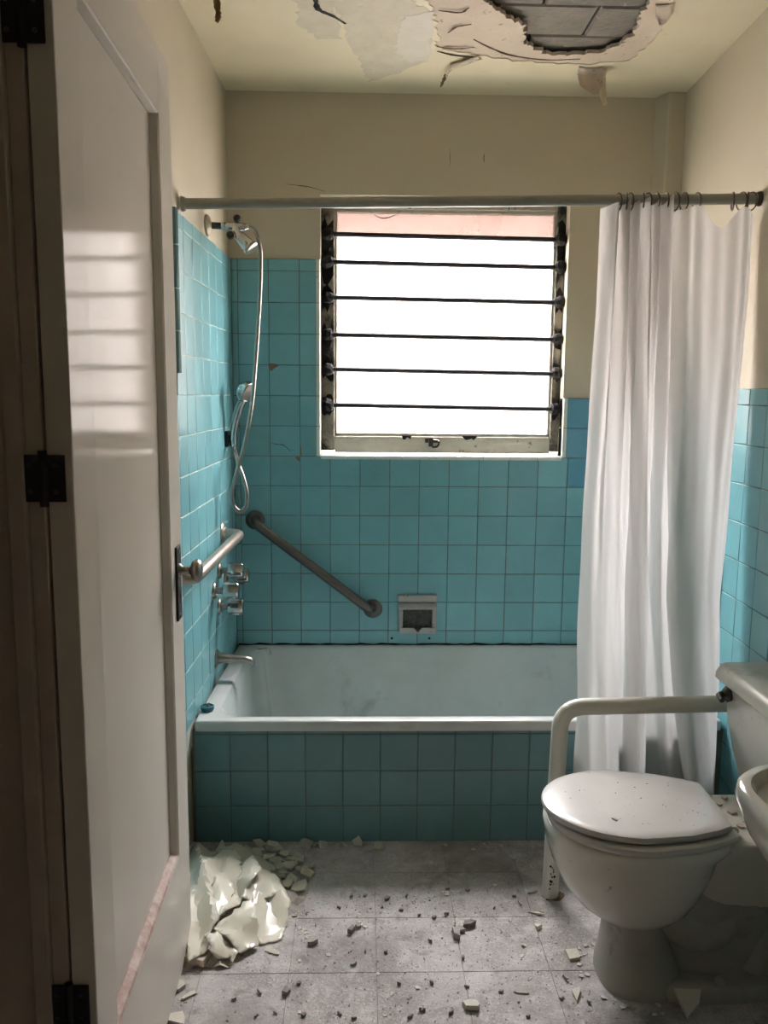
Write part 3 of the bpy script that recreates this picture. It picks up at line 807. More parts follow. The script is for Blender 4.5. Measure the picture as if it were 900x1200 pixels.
ax_ = Vector((.60, -.12, -.62)).normalized(); c0 = Vector(so(.088, -.007, -.026))
bm = bmesh.new(); lathe(bm, [(.011, 0), (.016, .008), (.0175, .016), (.022, .052), (.0225, .056)], c0, ax_, 20); hd = smooth_by_angle(obj('head', bm, 'chrome', sh), 40)
bm = bmesh.new(); lathe(bm, [(.0235, .054), (.0245, .058), (.0245, .064), (.021, .066), (.004, .066)], c0, ax_, 20); smooth_by_angle(obj('spray_face', bm, 'chrome_dull', hd), 40)

hs = empty('hand_shower', 'chrome hand shower hanging on the left wall with a looping hose', 'hand shower')
HK = LP(2.90, 0, 1.165)
bm = bmesh.new(); box(bm, HK[0] - .004, HK[0] + .010, HK[1] - .022, HK[1] + .022, HK[2] - .028, HK[2] + .026); box(bm, HK[0], HK[0] + .034, HK[1] - .014, HK[1] + .014, HK[2] - .014, HK[2] + .012)
obj('wall_bracket', bm, 'black_plastic', hs, bevel=.004)
def hk(dx, dy, dz): return (HK[0] + dx, HK[1] + dy, HK[2] + dz)
bm = bmesh.new(); tube(bm, catmull([hk(.026, -.006, -.030), hk(.026, -.008, .01), hk(.036, -.012, .06), hk(.050, -.018, .105), hk(.066, -.026, .135)], 4), [.010, .011, .0115, .012, .0125, .013, .0135, .014, .0145, .015, .015, .0145, .0145, .014, .014, .014, .014], 14)
smooth_by_angle(obj('handle', bm, 'chrome', hs), 50)
ax2 = Vector((.80, -.30, -.42)).normalized(); c2 = Vector(hk(.070, -.024, .165))
bm = bmesh.new(); lathe(bm, [(.012, -.022), (.026, -.016), (.036, -.002), (.039, .010), (.038, .016)], c2, ax2, 24); hh = smooth_by_angle(obj('head', bm, 'chrome', hs), 50)
bm = bmesh.new(); lathe(bm, [(.0375, .015), (.034, .019), (.010, .020)], c2, ax2, 24); obj('spray_face', bm, 'chrome_dull', hh)
hose_pts = [so(.120, -.003, -.004), so(.130, -.003, -.005), (-0.338, 2.70, 1.818), (-0.326, 2.705, 1.76), (-0.331, 2.71, 1.62), (-0.345, 2.715, 1.45), (-0.360, 2.72, 1.30), (-0.385, 2.73, 1.17), (-0.412, 2.74, 1.08),
            (-0.432, 2.745, 1.01), (-0.432, 2.75, .955), (-0.412, 2.755, .930), (-0.392, 2.76, .945), (-0.388, 2.765, .99), (-0.402, 2.775, 1.045), (-0.420, 2.80, 1.085), (-0.436, 2.85, 1.115), hk(.026, -.006, -.028)]
bm = bmesh.new()
hp_ = catmull(hose_pts, 14)
tube(bm, hp_, [.0062 + .0006 * (i % 2) for i in range(len(hp_))], 10)
smooth_by_angle(obj('hose', bm, 'chrome_dull', hs), 60)

# tub taps
def valve(y, z, label, ln=0.078, hr=.0285):
    v = empty('tub_valve', label, 'tap', 'faceted valve handles on the left tiled wall')
    p = Vector(LP(y, 0, z)); n = Vector(nl)
    bm = bmesh.new(); lathe(bm, [(.028, -.002), (.028, .003), (.024, .008), (.013, .011)], p, n, 22); smooth_by_angle(obj('wall_flange', bm, 'chrome_dull', v))
    bm = bmesh.new(); lathe(bm, [(.011, .008), (.011, .030), (.013, .032)], p, n, 14); smooth_by_angle(obj('stem', bm, 'chrome_dull', v))
    bm = bmesh.new()
    prof = [(.012, .030), (1.0, .034), (1.0, ln), (.9, ln + .004), (.3, ln + .005)]
    u = Vector((0, 0, 1)); w = n.cross(u); R = []
    for r, d in prof:
        L = []
        for k in range(24):
            a = 2 * math.pi * k / 24
            rr = hr * (1.0 if k % 6 in (0, 1, 2) else .80)
            rad = (r if r <= 1 and r != .012 else .6) * rr
            L.append(p + n * d + (u * math.cos(a) + w * math.sin(a)) * rad)
        R.append(L)
    rings(bm, R); bmesh.ops.recalc_face_normals(bm, faces=bm.faces)
    smooth_by_angle(obj('handle', bm, 'chrome', v), 30)
valve(2.73, .733, 'upper chrome valve handle of the cluster below the wall grab bar')
valve(2.84, .690, 'chrome valve handle half hidden behind the upper one')
valve(2.64, .686, 'middle chrome valve handle, nearest the door')
valve(2.72, .612, 'lowest chrome valve handle, above the tub spout')
sp_ = empty('tub_spout', 'tarnished chrome tub spout low on the left wall', 'spout')
p = Vector(LP(2.66, 0, .452))
bm = bmesh.new(); lathe(bm, [(.030, -.002), (.030, .003), (.025, .007), (.016, .010)], p, nl, 20); smooth_by_angle(obj('wall_flange', bm, 'chrome_dull', sp_))
bm = bmesh.new(); R = []
for t, dz, hw, hh_ in ((.004, 0, .020, .020), (.03, -.001, .018, .016), (.07, -.001, .0165, .012), (.095, -.002, .016, .011), (.112, -.007, .0155, .011), (.122, -.018, .014, .010), (.124, -.026, .012, .006)):
    R.append([(p.x + t + (hh_ * math.sin(a) * .35 if t > .11 else 0), p.y + hw * math.cos(a), p.z + dz + hh_ * math.sin(a)) for a in [2 * math.pi * k / 16 for k in range(16)]])
rings(bm, R); bmesh.ops.recalc_face_normals(bm, faces=bm.faces)
smooth_by_angle(obj('spout', bm, 'chrome_dull', sp_), 50)

# ------------------------------------------------------------------ shower rod, rings and curtain
RL, RR = Vector((-0.487 - .006, 2.342, 1.826)), Vector((1.078, 2.325, 1.857))
rod = empty('curtain_rod', 'painted grey shower curtain rod spanning the alcove in front of the window', 'curtain rod')
bm = bmesh.new(); tube(bm, [RL, RR], .0145, 18); smooth_by_angle(obj('pole', bm, 'rod_paint', rod), 60)
for p_, n_, mm in ((RL, (1, 0, 0), 'rod_paint'), (RR, (-1, 0, 0), 'knob_dark')):
    bm = bmesh.new(); lathe(bm, [(.020, 0), (.020, .004), (.018, .010), (.016, .012)], p_, n_, 20); smooth_by_angle(obj('end_flange', bm, mm, rod))
def rodp(x):
    t = (x - RL.x) / (RR.x - RL.x); return RL.lerp(RR, t)

CX = [(.643, .609, .612), (.690, .640, .645), (.664, .668, .680), (.718, .700, .712), (.694, .722, .738), (.745, .742, .755), (.722, .752, .768), (.775, .772, .785), (.752, .795, .805), (.800, .806, .837), (.782, .830, .880), (.835, .845, .915), (.815, .877, .955),
      (.868, .850, .940), (.907, .889, .957), (.966, .932, .978), (1.019, .969, .998), (1.050, .998, 1.013), (1.066, 1.012, 1.023), (1.060, 1.018, 1.020)]
CD = [(0, 0, 0), (-.03, -.040, -.040), (.020, -.056, -.055), (-.035, -.050, -.050), (.020, -.016, -.020), (-.038, .020, .016), (.020, -.022, -.020), (-.042, -.052, -.048), (.024, -.030, -.025), (-.034, .034, .026), (.024, .038, .026), (-.042, .012, .012), (.030, .034, .024),
      (-.032, -.032, -.030), (-.048, -.068, -.055), (-.040, -.058, -.050), (-.046, -.050, -.040), (-.030, -.030, -.025), (.010, .012, .012), (.040, .038, .030)]
# how far the hem hangs below the rod centre, per control point
CT = [.022, .008, .026, .000, .026, .004, .026, -.006, .028, .000, .028, -.010, .024, .028, .024, .080, .026, .036, .055, .075]
K = 12
def interp(vals):
    return [v.x for v in catmull([(float(a), 0, 0) for a in vals], K)]
X3 = [interp([c[k] for c in CX]) for k in range(3)]
D3 = [interp([c[k] for c in CD]) for k in range(3)]
T1 = interp(CT)
NV = 64
bm = bmesh.new(); grid = []
ZB = 0.165
for i in range(len(T1)):
    colv = []
    zt = rodp(X3[0][i]).z - T1[i]
    for j in range(NV + 1):
        v = j / NV
        z = zt + (ZB - zt) * v
        s = (1.84 - z) / (1.84 - .165)          # 0 top .. 1 bottom, mid station at 0.64
        a = 0.64
        l0 = (s - a) * (s - 1) / (a * 1.0); l1 = s * (s - 1) / (a * (a - 1)); l2 = s * (s - a) / (1 - a)
        if s < a:
            w = s / a; w = w * w * (3 - 2 * w) * .5 + w * .5
            x = X3[0][i] * (1 - w) + X3[1][i] * w; d = D3[0][i] * (1 - w) + D3[1][i] * w
        else:
            w = (s - a) / (1 - a); w = w * w * .6 + w * .4
            x = X3[1][i] * (1 - w) + X3[2][i] * w; d = D3[1][i] * (1 - w) + D3[2][i] * w
        yb_ = 2.332 - .095 * min(1, s / .8)
        zz = z + .006 * math.sin(i * .23) * v * v
        x += .0025 * math.sin(z * 17 + i * .35) * v
        d += .003 * math.sin(z * 11 + i * .21) + .007 * math.sin(i * .62) * max(0, 1 - s * 1.3) + .004 * math.sin(i * .37 + z * 2.5) * min(1, s * 2)
        yy = min(yb_ + d * (.6 + .4 * min(1, s * 4)), 2.288 + max(0, zz - .41) * .45)     # hangs outside the tub
        colv.append(bm.verts.new((min(x, xr(2.3) - .008), yy, zz)))
    grid.append(colv)
for a, b in zip(grid, grid[1:]):
    for j in range(NV): bm.faces.new((a[j], a[j + 1], b[j + 1], b[j]))
cur = empty('shower_curtain', 'white translucent shower curtain bunched at the right end of the rod', 'shower curtain')
obj('cloth', bm, 'curtain_vinyl', cur, smooth=True)
# rings
RINGX = [(.690, 'leftmost curtain ring on the rod'), (.712, None), (.722, None), (.757, None), (.770, None), (.795, None), (.822, None), (.846, None), (.870, None), (.905, 'lone curtain ring at the left end of the flat curtain panel'), (1.003, 'curtain ring right of the dip in the curtain hem'), (1.028, None), (1.044, None), (1.055, None)]
ring_me = None
for k, (x, lab) in enumerate(RINGX):
    c = rodp(x)
    if ring_me is None:
        bm = bmesh.new(); n = 22
        pth = [Vector((0, math.cos(2 * math.pi * t / n) * .0195, math.sin(2 * math.pi * t / n) * .0235)) for t in range(n)]
        R = [[q_ + (q_.normalized() * math.cos(2 * math.pi * e / 6) + Vector((1, 0, 0)) * math.sin(2 * math.pi * e / 6)) * .0022 for e in range(6)] for q_ in pth]
        rings(bm, R + [R[0]], False, False); bmesh.ops.remove_doubles(bm, verts=bm.verts, dist=1e-5); bmesh.ops.recalc_face_normals(bm, faces=bm.faces)
        o = obj('curtain_ring', bm, 'grab_steel', None, smooth=True); ring_me = o.data
    else:
        o = bpy.data.objects.new('curtain_ring', ring_me); COL.objects.link(o)
    o.location = c + Vector((0, 0, -.006)); o.rotation_euler = (rnd.uniform(-.1, .1), 0, rnd.uniform(-.35, .35))
    tag(o, lab or ('metal curtain ring in the bunched left half of the curtain' if x < .9 else 'metal curtain ring crowded at the right end of the rod'), 'curtain ring', 'curtain rings on the rod')

# ------------------------------------------------------------------ door and jamb
HP, FP = Vector((-0.394, 1.133, 0)), Vector((-0.413, 1.868, 0))
dv = (FP - HP).normalized(); dn = Vector((dv.y, -dv.x, 0))      # dn points into the room
DW = (FP - HP).length
door = empty('door_1'); structure(door, 'glossy cream panelled door standing open along the left wall')
DM = Matrix((dv, -dn, Vector((0, 0, 1)))).transposed().to_4x4(); DM.translation = HP
def dpart(name, bm, m, bev=0, parent=door, smooth=False):
    o = obj(name, bm, m, None, bevel=bev, smooth=smooth)
    o.data.transform(DM); o.data.update(); o.parent = parent
    return o
TH = 0.035; ZB0, ZT = .006, 2.001; S0, S1 = .105, DW - .115; PZ0, PZ1 = .285, 1.872; RC = .017
dpart('stile', boxbm(0, S0, 0, TH, ZB0, ZT), 'door_paint', .002)
dpart('stile', boxbm(S1, DW, 0, TH, ZB0, ZT), 'door_paint', .002)
dpart('rail', boxbm(S0, S1, 0, TH, ZB0, PZ0), 'door_paint', 0)
dpart('rail', boxbm(S0, S1, 0, TH, PZ1, ZT), 'door_paint', 0)
dpart('panel', boxbm(S0, S1, RC, TH - .004, PZ0, PZ1), 'door_paint')
def mould(name, p0, p1, inn, m, w=.015):
    """sloping bead between frame edge and sunken panel"""
    bm = bmesh.new(); p0, p1, inn = Vector(p0), Vector(p1), Vector(inn)
    def sec(p): return [p + Vector((0, .0005, 0)), p + inn * w / 3 + Vector((0, .003, 0)), p + inn * w + Vector((0, RC - .002, 0)), p + inn * w + Vector((0, RC + .002, 0)), p + Vector((0, RC + .002, 0))]
    rings(bm, [sec(p0), sec(p1)]); bmesh.ops.recalc_face_normals(bm, faces=bm.faces)
    return dpart(name, bm, m)
mould('moulding', (S1, 0, PZ0), (S1, 0, PZ1), (-1, 0, 0), 'door_paint')
mould('moulding', (S0, 0, PZ0), (S0, 0, PZ1), (1, 0, 0), 'door_paint')
mould('moulding', (S0, 0, PZ1), (S1, 0, PZ1), (0, 0, -1), 'door_paint', .006)
mould('moulding', (S0, 0, PZ0), (S1, 0, PZ0), (0, 0, 1), 'door_worn')['label'] = 'bottom bead worn to brown wood'
# lock plate, knob
bm = boxbm(DW - .075, DW - .032, -.005, .0, .818, .985)
pl_ = dpart('lock_plate', bm, 'hinge_iron', .002)
bm = bmesh.new(); lathe(bm, [(.005, -.0052), (.005, -.0058)], (DW - .054, 0, .872), (0, 1, 0), 10); box(bm, DW - .0565, DW - .0515, -.0058, -.0050, .855, .872); dpart('keyhole', bm, 'dark_gap', parent=pl_)
for z in (.830, .973):
    bm = bmesh.new(); lathe(bm, [(.004, .0045), (.004, .0062), (.002, .0068)], (DW - .054, 0, z), (0, -1, 0), 10); dpart('screw', bm, 'chrome_dull', parent=pl_)
bm = bmesh.new(); lathe(bm, [(.016, .004), (.015, .008), (.010, .012), (.0085, .026), (.011, .030), (.021, .034), (.0255, .041), (.0255, .047), (.020, .053), (.008, .056)], (DW - .054, 0, .930), (0, -1, 0), 26)
smooth_by_angle(dpart('knob', bm, 'chrome_dull'), 50)
# hinges: leaves on the door edge and on the jamb, both facing the camera
for z0, z1 in ((.385, .449), (1.172, 1.236), (1.756, 1.82)):
    hg = obj('hinge', boxbm(-.463, -.403, 1.1255, 1.1285, z0, z1), 'hinge_iron', door)
    bm = bmesh.new(); tube(bm, [(-.431, 1.1235, z0 - .006), (-.431, 1.1235, z1 + .006)], .006, 12); smooth_by_angle(obj('knuckle', bm, 'hinge_iron', hg), 50)
    for x in (-.450, -.415):
        for z in (z0 + .014, z1 - .014):
            bm = bmesh.new(); lathe(bm, [(.0035, 0), (.0025, .0012)], (x, 1.1255, z), (0, -1, 0), 8); obj('screw', bm, 'knob_dark', hg)
# door frame (jamb facing the camera), stepped
jamb = empty('trim_2'); structure(jamb, 'dark stepped door jamb at the left edge')
def jp(name, *a): return obj(name, boxbm(*a), 'jamb_paint', jamb, bevel=.002)
jp('jamb_edge', -.456, -.4325, 1.130, 1.205, 0, 2.03)
jp('jamb_stop', -.480, -.4565, 1.120, 1.205, 0, 2.03)
jp('jamb_board', -.66, -.4805, 1.131, 1.2055, 0, 2.03)
jp('jamb_casing', -.53, -.462, 1.2057, 1.27, 0, 2.03)
jp('jamb_opposite', -.66, -.43, .30, .36, 0, 2.03)
jp('head_board', -.66, -.43, .30, 1.2055, 2.0305, 2.07)

# ------------------------------------------------------------------ toilet
TYC = 1.735
wc = empty('toilet', 'old white porcelain toilet with closed lid against the right wall', 'toilet', loc=(0, 0, 0))
def tsec(x0, x1, z, hw, e=2.3, n=40, cy=TYC, egg=0.0):
    cx, hx = (x0 + x1) / 2, (x1 - x0) / 2; L = []
    for k in range(n):
        a = 2 * math.pi * k / n; c, s = math.cos(a), math.sin(a)
        w = hw * (1 + egg * c)
        L.append((cx + hx * math.copysign(abs(c) ** (2 / e), c), cy + w * math.copysign(abs(s) ** (2 / e), s), z))
    return L
bm = bmesh.new()
rings(bm, [tsec(.565, .70, .140, .052), tsec(.535, .715, .158, .075), tsec(.490, .745, .195, .110), tsec(.455, .765, .240, .135), tsec(.431, .785, .290, .151), tsec(.418, .80, .335, .159),
           tsec(.418, .82, .352, .163), tsec(.413, .83, .362, .165), tsec(.413, .83, .376, .165), tsec(.420, .826, .382, .160)])
for v in bm.verts:
    if v.co.x > .80 and v.co.z > .34: v.co.x += .0
smooth_by_angle(obj('bowl', bm, 'porcelain', wc), 50)
bm = bmesh.new()
rings(bm, [tsec(.73, .95, .14, .052, 3), tsec(.715, .97, .19, .062, 3), tsec(.70, 1.0, .25, .085, 3.2), tsec(.70, 1.03, .30, .10, 4), tsec(.72, 1.045, .335, .115, 5), tsec(.74, 1.05, .372, .118, 5), tsec(.742, 1.05, .378, .113, 5)])
smooth_by_angle(obj('shelf', bm, 'porcelain_dusty', wc), 50)['label'] = 'dusty ledge carrying the tank'
# front column and foot
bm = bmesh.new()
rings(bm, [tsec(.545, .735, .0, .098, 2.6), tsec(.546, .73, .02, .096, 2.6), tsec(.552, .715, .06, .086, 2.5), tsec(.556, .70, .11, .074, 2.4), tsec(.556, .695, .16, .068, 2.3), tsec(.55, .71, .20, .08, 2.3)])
smooth_by_angle(obj('pedestal', bm, 'toilet_base_dirt_shade', wc), 50)
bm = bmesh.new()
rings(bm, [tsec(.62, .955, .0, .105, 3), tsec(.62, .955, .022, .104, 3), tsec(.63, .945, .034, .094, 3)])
smooth_by_angle(obj('foot', bm, 'toilet_base_dirt_shade', wc), 50)
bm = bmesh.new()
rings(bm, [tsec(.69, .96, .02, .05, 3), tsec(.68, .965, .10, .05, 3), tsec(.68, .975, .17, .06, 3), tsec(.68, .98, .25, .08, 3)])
smooth_by_angle(obj('rear_body', bm, 'toilet_base_dirt_shade', wc), 50)
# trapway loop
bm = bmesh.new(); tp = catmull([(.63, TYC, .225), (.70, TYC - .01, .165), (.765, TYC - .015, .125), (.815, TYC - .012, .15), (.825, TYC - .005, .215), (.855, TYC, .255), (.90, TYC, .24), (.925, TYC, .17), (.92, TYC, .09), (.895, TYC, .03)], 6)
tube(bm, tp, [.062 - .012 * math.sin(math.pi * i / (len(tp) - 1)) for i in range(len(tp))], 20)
smooth_by_angle(obj('trapway', bm, 'toilet_base_dirt_shade', wc), 60)
bm = bmesh.new(); lathe(bm, [(.012, 0), (.014, .008), (.010, .016), (.002, .020)], (.80, TYC - .082, .030), (0, 0, 1), 14); smooth_by_angle(obj('bolt_cap', bm, 'toilet_base_dirt_shade', wc), 50)
# seat and lid
def seat_outline(n=56, grow=0.0, xf=.408, xb=.797, hw=.160, bw=.100):
    L = []
    cxx = .60
    for k in range(n + 1):
        a = math.radians(90 + 180 * k / n)
        x = cxx + (cxx - xf + grow) * math.cos(a); y = (hw + grow) * math.sin(a)
        L.append((x, y))
    L.append((.70, -(hw * .90 + grow))); L.append((.765, -(hw * .74 + grow))); L.append((xb + grow, -(bw + grow)))
    L.append((xb + grow + .004, 0)); L.append((xb + grow, bw + grow)); L.append((.765, hw * .74 + grow)); L.append((.70, hw * .90 + grow))
    return L
def plate(z0, z1, r, dx=0, dy=0, rot=0, dome=0.0, **kw):
    bm = bmesh.new(); R = []
    base = seat_outline(**kw)
    for g, z in ((-r, z0), (-r * .3, z0 + r * .3), (0, z0 + r), (0, z1 - r), (-r * .3, z1 - r * .3), (-r, z1), (-r * 3, z1 + dome * .5), (-.08, z1 + dome)):
        L = []
        kx, ky = 1 + g / .195, 1 + g / .155
        for x, y in base:
            x = (x - .6) * kx; y *= ky; c, s = math.cos(rot), math.sin(rot)
            L.append((.6 + dx + x * c - y * s, TYC + dy + x * s + y * c, z))
        R.append(L)
    rings(bm, R); bmesh.ops.recalc_face_normals(bm, faces=bm.faces); return bm
smooth_by_angle(obj('seat', plate(.3825, .3985, .006, dx=.010, dy=-.010, rot=.02), 'seat_plastic', wc), 40)
smooth_by_angle(obj('lid', plate(.401, .418, .007, dx=.0, dy=.008, rot=-.05, dome=.003), 'seat_plastic', wc), 40)
for y in (-.06, .06):
    bm = bmesh.new(); tube(bm, [(.806, TYC + y - .02, .392), (.806, TYC + y + .02, .392)], .011, 12); obj('seat_hinge', bm, 'porcelain_dusty', wc)
# tank
def tanksec(x0, y0, y1, z, r=.02, xb=1.048):
    return rrect(x0, xb, y0, y1, r, z, 32)
bm = bmesh.new()
rings(bm, [tanksec(.935, 1.585, 1.885, .379), tanksec(.922, 1.572, 1.900, .40), tanksec(.905, 1.558, 1.915, .47), tanksec(.890, 1.55, 1.925, .56), tanksec(.884, 1.548, 1.928, .648)])
smooth_by_angle(obj('tank', bm, 'porcelain', wc), 50)
bm = bmesh.new()
rings(bm, [tanksec(.868, 1.540, 1.936, .640), tanksec(.862, 1.536, 1.940, .646), tanksec(.864, 1.536, 1.940, .660), tanksec(.872, 1.542, 1.934, .678), tanksec(.878, 1.548, 1.928, .681), tanksec(.92, 1.59, 1.89, .682)])
smooth_by_angle(obj('tank_lid', bm, 'porcelain_dusty', wc), 50)
bm = bmesh.new(); lathe(bm, [(.012, -.004), (.018, .0), (.020, .008), (.012, .016), (.006, .020)], (.888, 1.895, .612), (-1, 0, 0), 18)
tube(bm, [(.868, 1.895, .612), (.860, 1.888, .611), (.856, 1.865, .607)], [.008, .009, .006], 10)
smooth_by_angle(obj('flush_lever', bm, 'knob_dark', wc), 50)

# support rail beside the toilet
rail = empty('support_rail', 'white painted bent pipe rail rising from the floor beside the toilet', 'rail')
bm = bmesh.new(); tube(bm, bent([(.505, 2.035, 0), (.515, 2.035, .525), (xr(2.035) - .001, 2.045, .532)], .062, 10), .0215, 22); smooth_by_angle(obj('pipe', bm, 'rail_paint', rail), 60)
bm = bmesh.new(); lathe(bm, [(.045, 0), (.045, .004), (.026, .008), (.0225, .010)], (xr(2.045), 2.045, .532), (-1, 0, 0), 22); smooth_by_angle(obj('wall_flange', bm, 'rail_paint', rail))
q = random.Random(31)
for k in range(16):
    z = q.uniform(.03, .095); a = math.radians(-100 + q.uniform(-12, 22))
    x_, y_ = .505 + .01 * z / .525 + .0215 * math.cos(a), 2.035 + .0215 * math.sin(a)
    bm = bmesh.new(); lathe(bm, [(q.uniform(.0015, .0042), 0), (.001, .0006)], (x_, y_, z), (math.cos(a), math.sin(a), 0), 6); obj('rust_spot', bm, 'dark_gap', rail)
bm = bmesh.new(); pts = []
for k in range(14):
    a = 2 * math.pi * k / 14; pts.append((.512 + math.cos(a) * .034 * q.uniform(.6, 1.1), 2.03 + math.sin(a) * .024 * q.uniform(.6, 1.1)))
quadprism(bm, pts, .0003, .0012); obj('rust_stain', bm, 'brown_rust', rail)

# ------------------------------------------------------------------ wash basin
sink = empty('wash_basin', 'white porcelain wash basin jutting from the right wall at the frame edge', 'sink')
bx0, bx1, by0, by1, bz = .508, .998, .60, 1.118, .800
bm = bmesh.new()
rings(bm, [rrect(bx0 + .17, bx1, by0 + .12, by1 - .12, .06, bz - .20, 48), rrect(bx0 + .10, bx1, by0 + .06, by1 - .06, .09, bz - .165, 48), rrect(bx0 + .045, bx1, by0 + .025, by1 - .025, .10, bz - .115, 48),
           rrect(bx0 + .012, bx1, by0 + .006, by1 - .006, .10, bz - .06, 48), rrect(bx0, bx1, by0, by1, .09, bz - .02, 48), rrect(bx0 + .001, bx1, by0 + .001, by1 - .001, .09, bz - .006, 48), rrect(bx0 + .006, bx1 - .002, by0 + .006, by1 - .006, .088, bz, 48),
           rrect(bx0 + .016, bx1 - .01, by0 + .016, by1 - .016, .082, bz, 48), rrect(bx0 + .024, bx1 - .02, by0 + .024, by1 - .024, .076, bz - .012, 48)], True, False)
smooth_by_angle(obj('body', bm, 'porcelain', sink), 50)
bm = bmesh.new()
rings(bm, [rrect(bx0 + .024, bx1 - .02, by0 + .024, by1 - .024, .076, bz - .012, 48), rrect(bx0 + .05, bx1 - .12, by0 + .05, by1 - .05, .08, bz - .02, 48), rrect(bx0 + .09, bx1 - .16, by0 + .10, by1 - .10, .08, bz - .09, 48), rrect(bx0 + .16, bx1 - .22, by0 + .18, by1 - .18, .04, bz - .125, 48)], False, True)
bmesh.ops.recalc_face_normals(bm, faces=bm.faces)
smooth_by_angle(obj('bowl', bm, 'porcelain_dusty', sink), 60)
for y in (.74, .96):
    bm = bmesh.new(); lathe(bm, [(.02, 0), (.016, .02), (.014, .04), (.02, .045), (.018, .062), (.004, .066)], (bx1 - .055, y, bz - .016), (0, 0, 1), 16); smooth_by_angle(obj('tap', bm, 'chrome_dull', sink), 40)
bm = bmesh.new(); tube(bm, bent([(bx1 - .22, .852, bz - .19), (bx1 - .22, .852, bz - .34), (xr(.85), .852, bz - .34)], .04), .016, 14); smooth_by_angle(obj('drain_pipe', bm, 'chrome_dull', sink), 60)

# ------------------------------------------------------------------ debris
from mathutils import noise as mnoise
def mound(x, y):
    """height of the rubble heap beside the door"""
    dx, dy = (x + .36) / .17, (y - 2.02) / .25
    return .070 * max(0, 1 - (abs(dx) + abs(dy)) * .62)
def crumple(outline, z0, amp, seed, dens=0.0105, lean=(0, 0)):
    """creased sheet from an outline, draped over the heap"""
    q = random.Random(seed)
    loop = ragged(outline, .004, 5, seed)
    xs = [p[0] for p in loop]; ys_ = [p[1] for p in loop]
    vs = [Vector(p) for p in loop]; es = [(i, (i + 1) % len(loop)) for i in range(len(loop))]
    x = min(xs)
    while x < max(xs):
        y = min(ys_)
        while y < max(ys_):
            vs.append(Vector((x + q.uniform(-.3, .3) * dens, y + q.uniform(-.3, .3) * dens))); y += dens
        x += dens
    r = delaunay_2d_cdt(vs, es, [], 0, 1e-5); V, F = r[0], r[2]
    def inside(p):
        c = False
        for i in range(len(loop)):
            a, b = loop[i], loop[i - 1]
            if (a[1] > p[1]) != (b[1] > p[1]) and p[0] < (b[0] - a[0]) * (p[1] - a[1]) / (b[1] - a[1]) + a[0]: c = not c
        return c
    cx_, cy_ = sum(xs) / len(xs), sum(ys_) / len(ys_)
    folds = []
    for _ in range(2):
        t = q.uniform(0, math.pi); folds.append((math.cos(t), math.sin(t), q.uniform(-.03, .03), q.uniform(.35, .9) * q.choice((1, 1, -1))))
    bm = bmesh.new(); W = []
    for p in V:
        z = z0 + mound(p[0], p[1]) + lean[0] * (p[0] - cx_) + lean[1] * (p[1] - cy_)
        for a, b, o_, k in folds:
            dd = abs((p[0] - cx_) * a + (p[1] - cy_) * b - o_)
            z += k * amp * max(0, 1 - dd / .035)
        z += amp * .22 * mnoise.noise(Vector((p[0] * 12, p[1] * 12, seed)))
        W.append(bm.verts.new((p[0], p[1], max(.003, z))))
    for f in F:
        c = sum((V[i] for i in f), Vector((0, 0))) / len(f)
        if inside(c):
            try: bm.faces.new([W[i] for i in f])
            except ValueError: pass
    for v in [v for v in bm.verts if not v.link_faces]: bm.verts.remove(v)
    return bm
SH = {
 'a': [(-0.465, 2.133), (-0.452, 2.183), (-0.4, 2.161), (-0.362, 2.071), (-0.386, 1.977), (-0.361, 1.895), (-0.368, 1.82), (-0.398, 1.80), (-0.425, 1.885), (-.455, 1.99)],
 'b': [(-0.392, 2.14), (-0.348, 2.132), (-0.32, 2.071), (-0.329, 2.007), (-0.34, 1.918), (-0.359, 1.895), (-0.4, 1.953), (-0.386, 1.977), (-0.384, 2.072)],
 'c': [(-0.296, 2.121), (-0.267, 2.044), (-0.31, 1.952), (-0.347, 1.873), (-0.363, 1.851), (-0.328, 1.952), (-0.321, 2.026), (-0.319, 2.091)],
 'd': [(-0.273, 2.097), (-0.232, 2.07), (-0.204, 2.012), (-0.202, 1.999), (-0.262, 1.975), (-0.297, 1.964), (-0.28, 2.025)],
 'e': [(-0.262, 1.975), (-0.202, 1.993), (-0.183, 1.968), (-0.19, 1.904), (-0.19, 1.865), (-0.242, 1.844), (-0.26, 1.872), (-0.274, 1.928)],
 'f': [(-0.278, 1.928), (-0.26, 1.872), (-0.254, 1.829), (-0.288, 1.803), (-0.322, 1.83), (-0.349, 1.846), (-0.316, 1.878)],
 'g': [(-0.368, 1.82), (-0.335, 1.825), (-0.29, 1.793), (-0.299, 1.768), (-0.307, 1.778), (-0.346, 1.776), (-0.359, 1.799)],
 'h': [(-0.385, 2.19), (-0.348, 2.211), (-0.283, 2.174), (-0.247, 2.138), (-0.277, 2.097), (-0.325, 2.104), (-0.354, 2.146)],
 'i': [(-0.426, 2.175), (-0.397, 2.238), (-0.382, 2.182), (-0.388, 2.14)]}
def grow(L, k):
    cx_, cy_ = sum(p[0] for p in L) / len(L), sum(p[1] for p in L) / len(L)
    return [(cx_ + (p[0] - cx_) * k, cy_ + (p[1] - cy_) * k) for p in L]
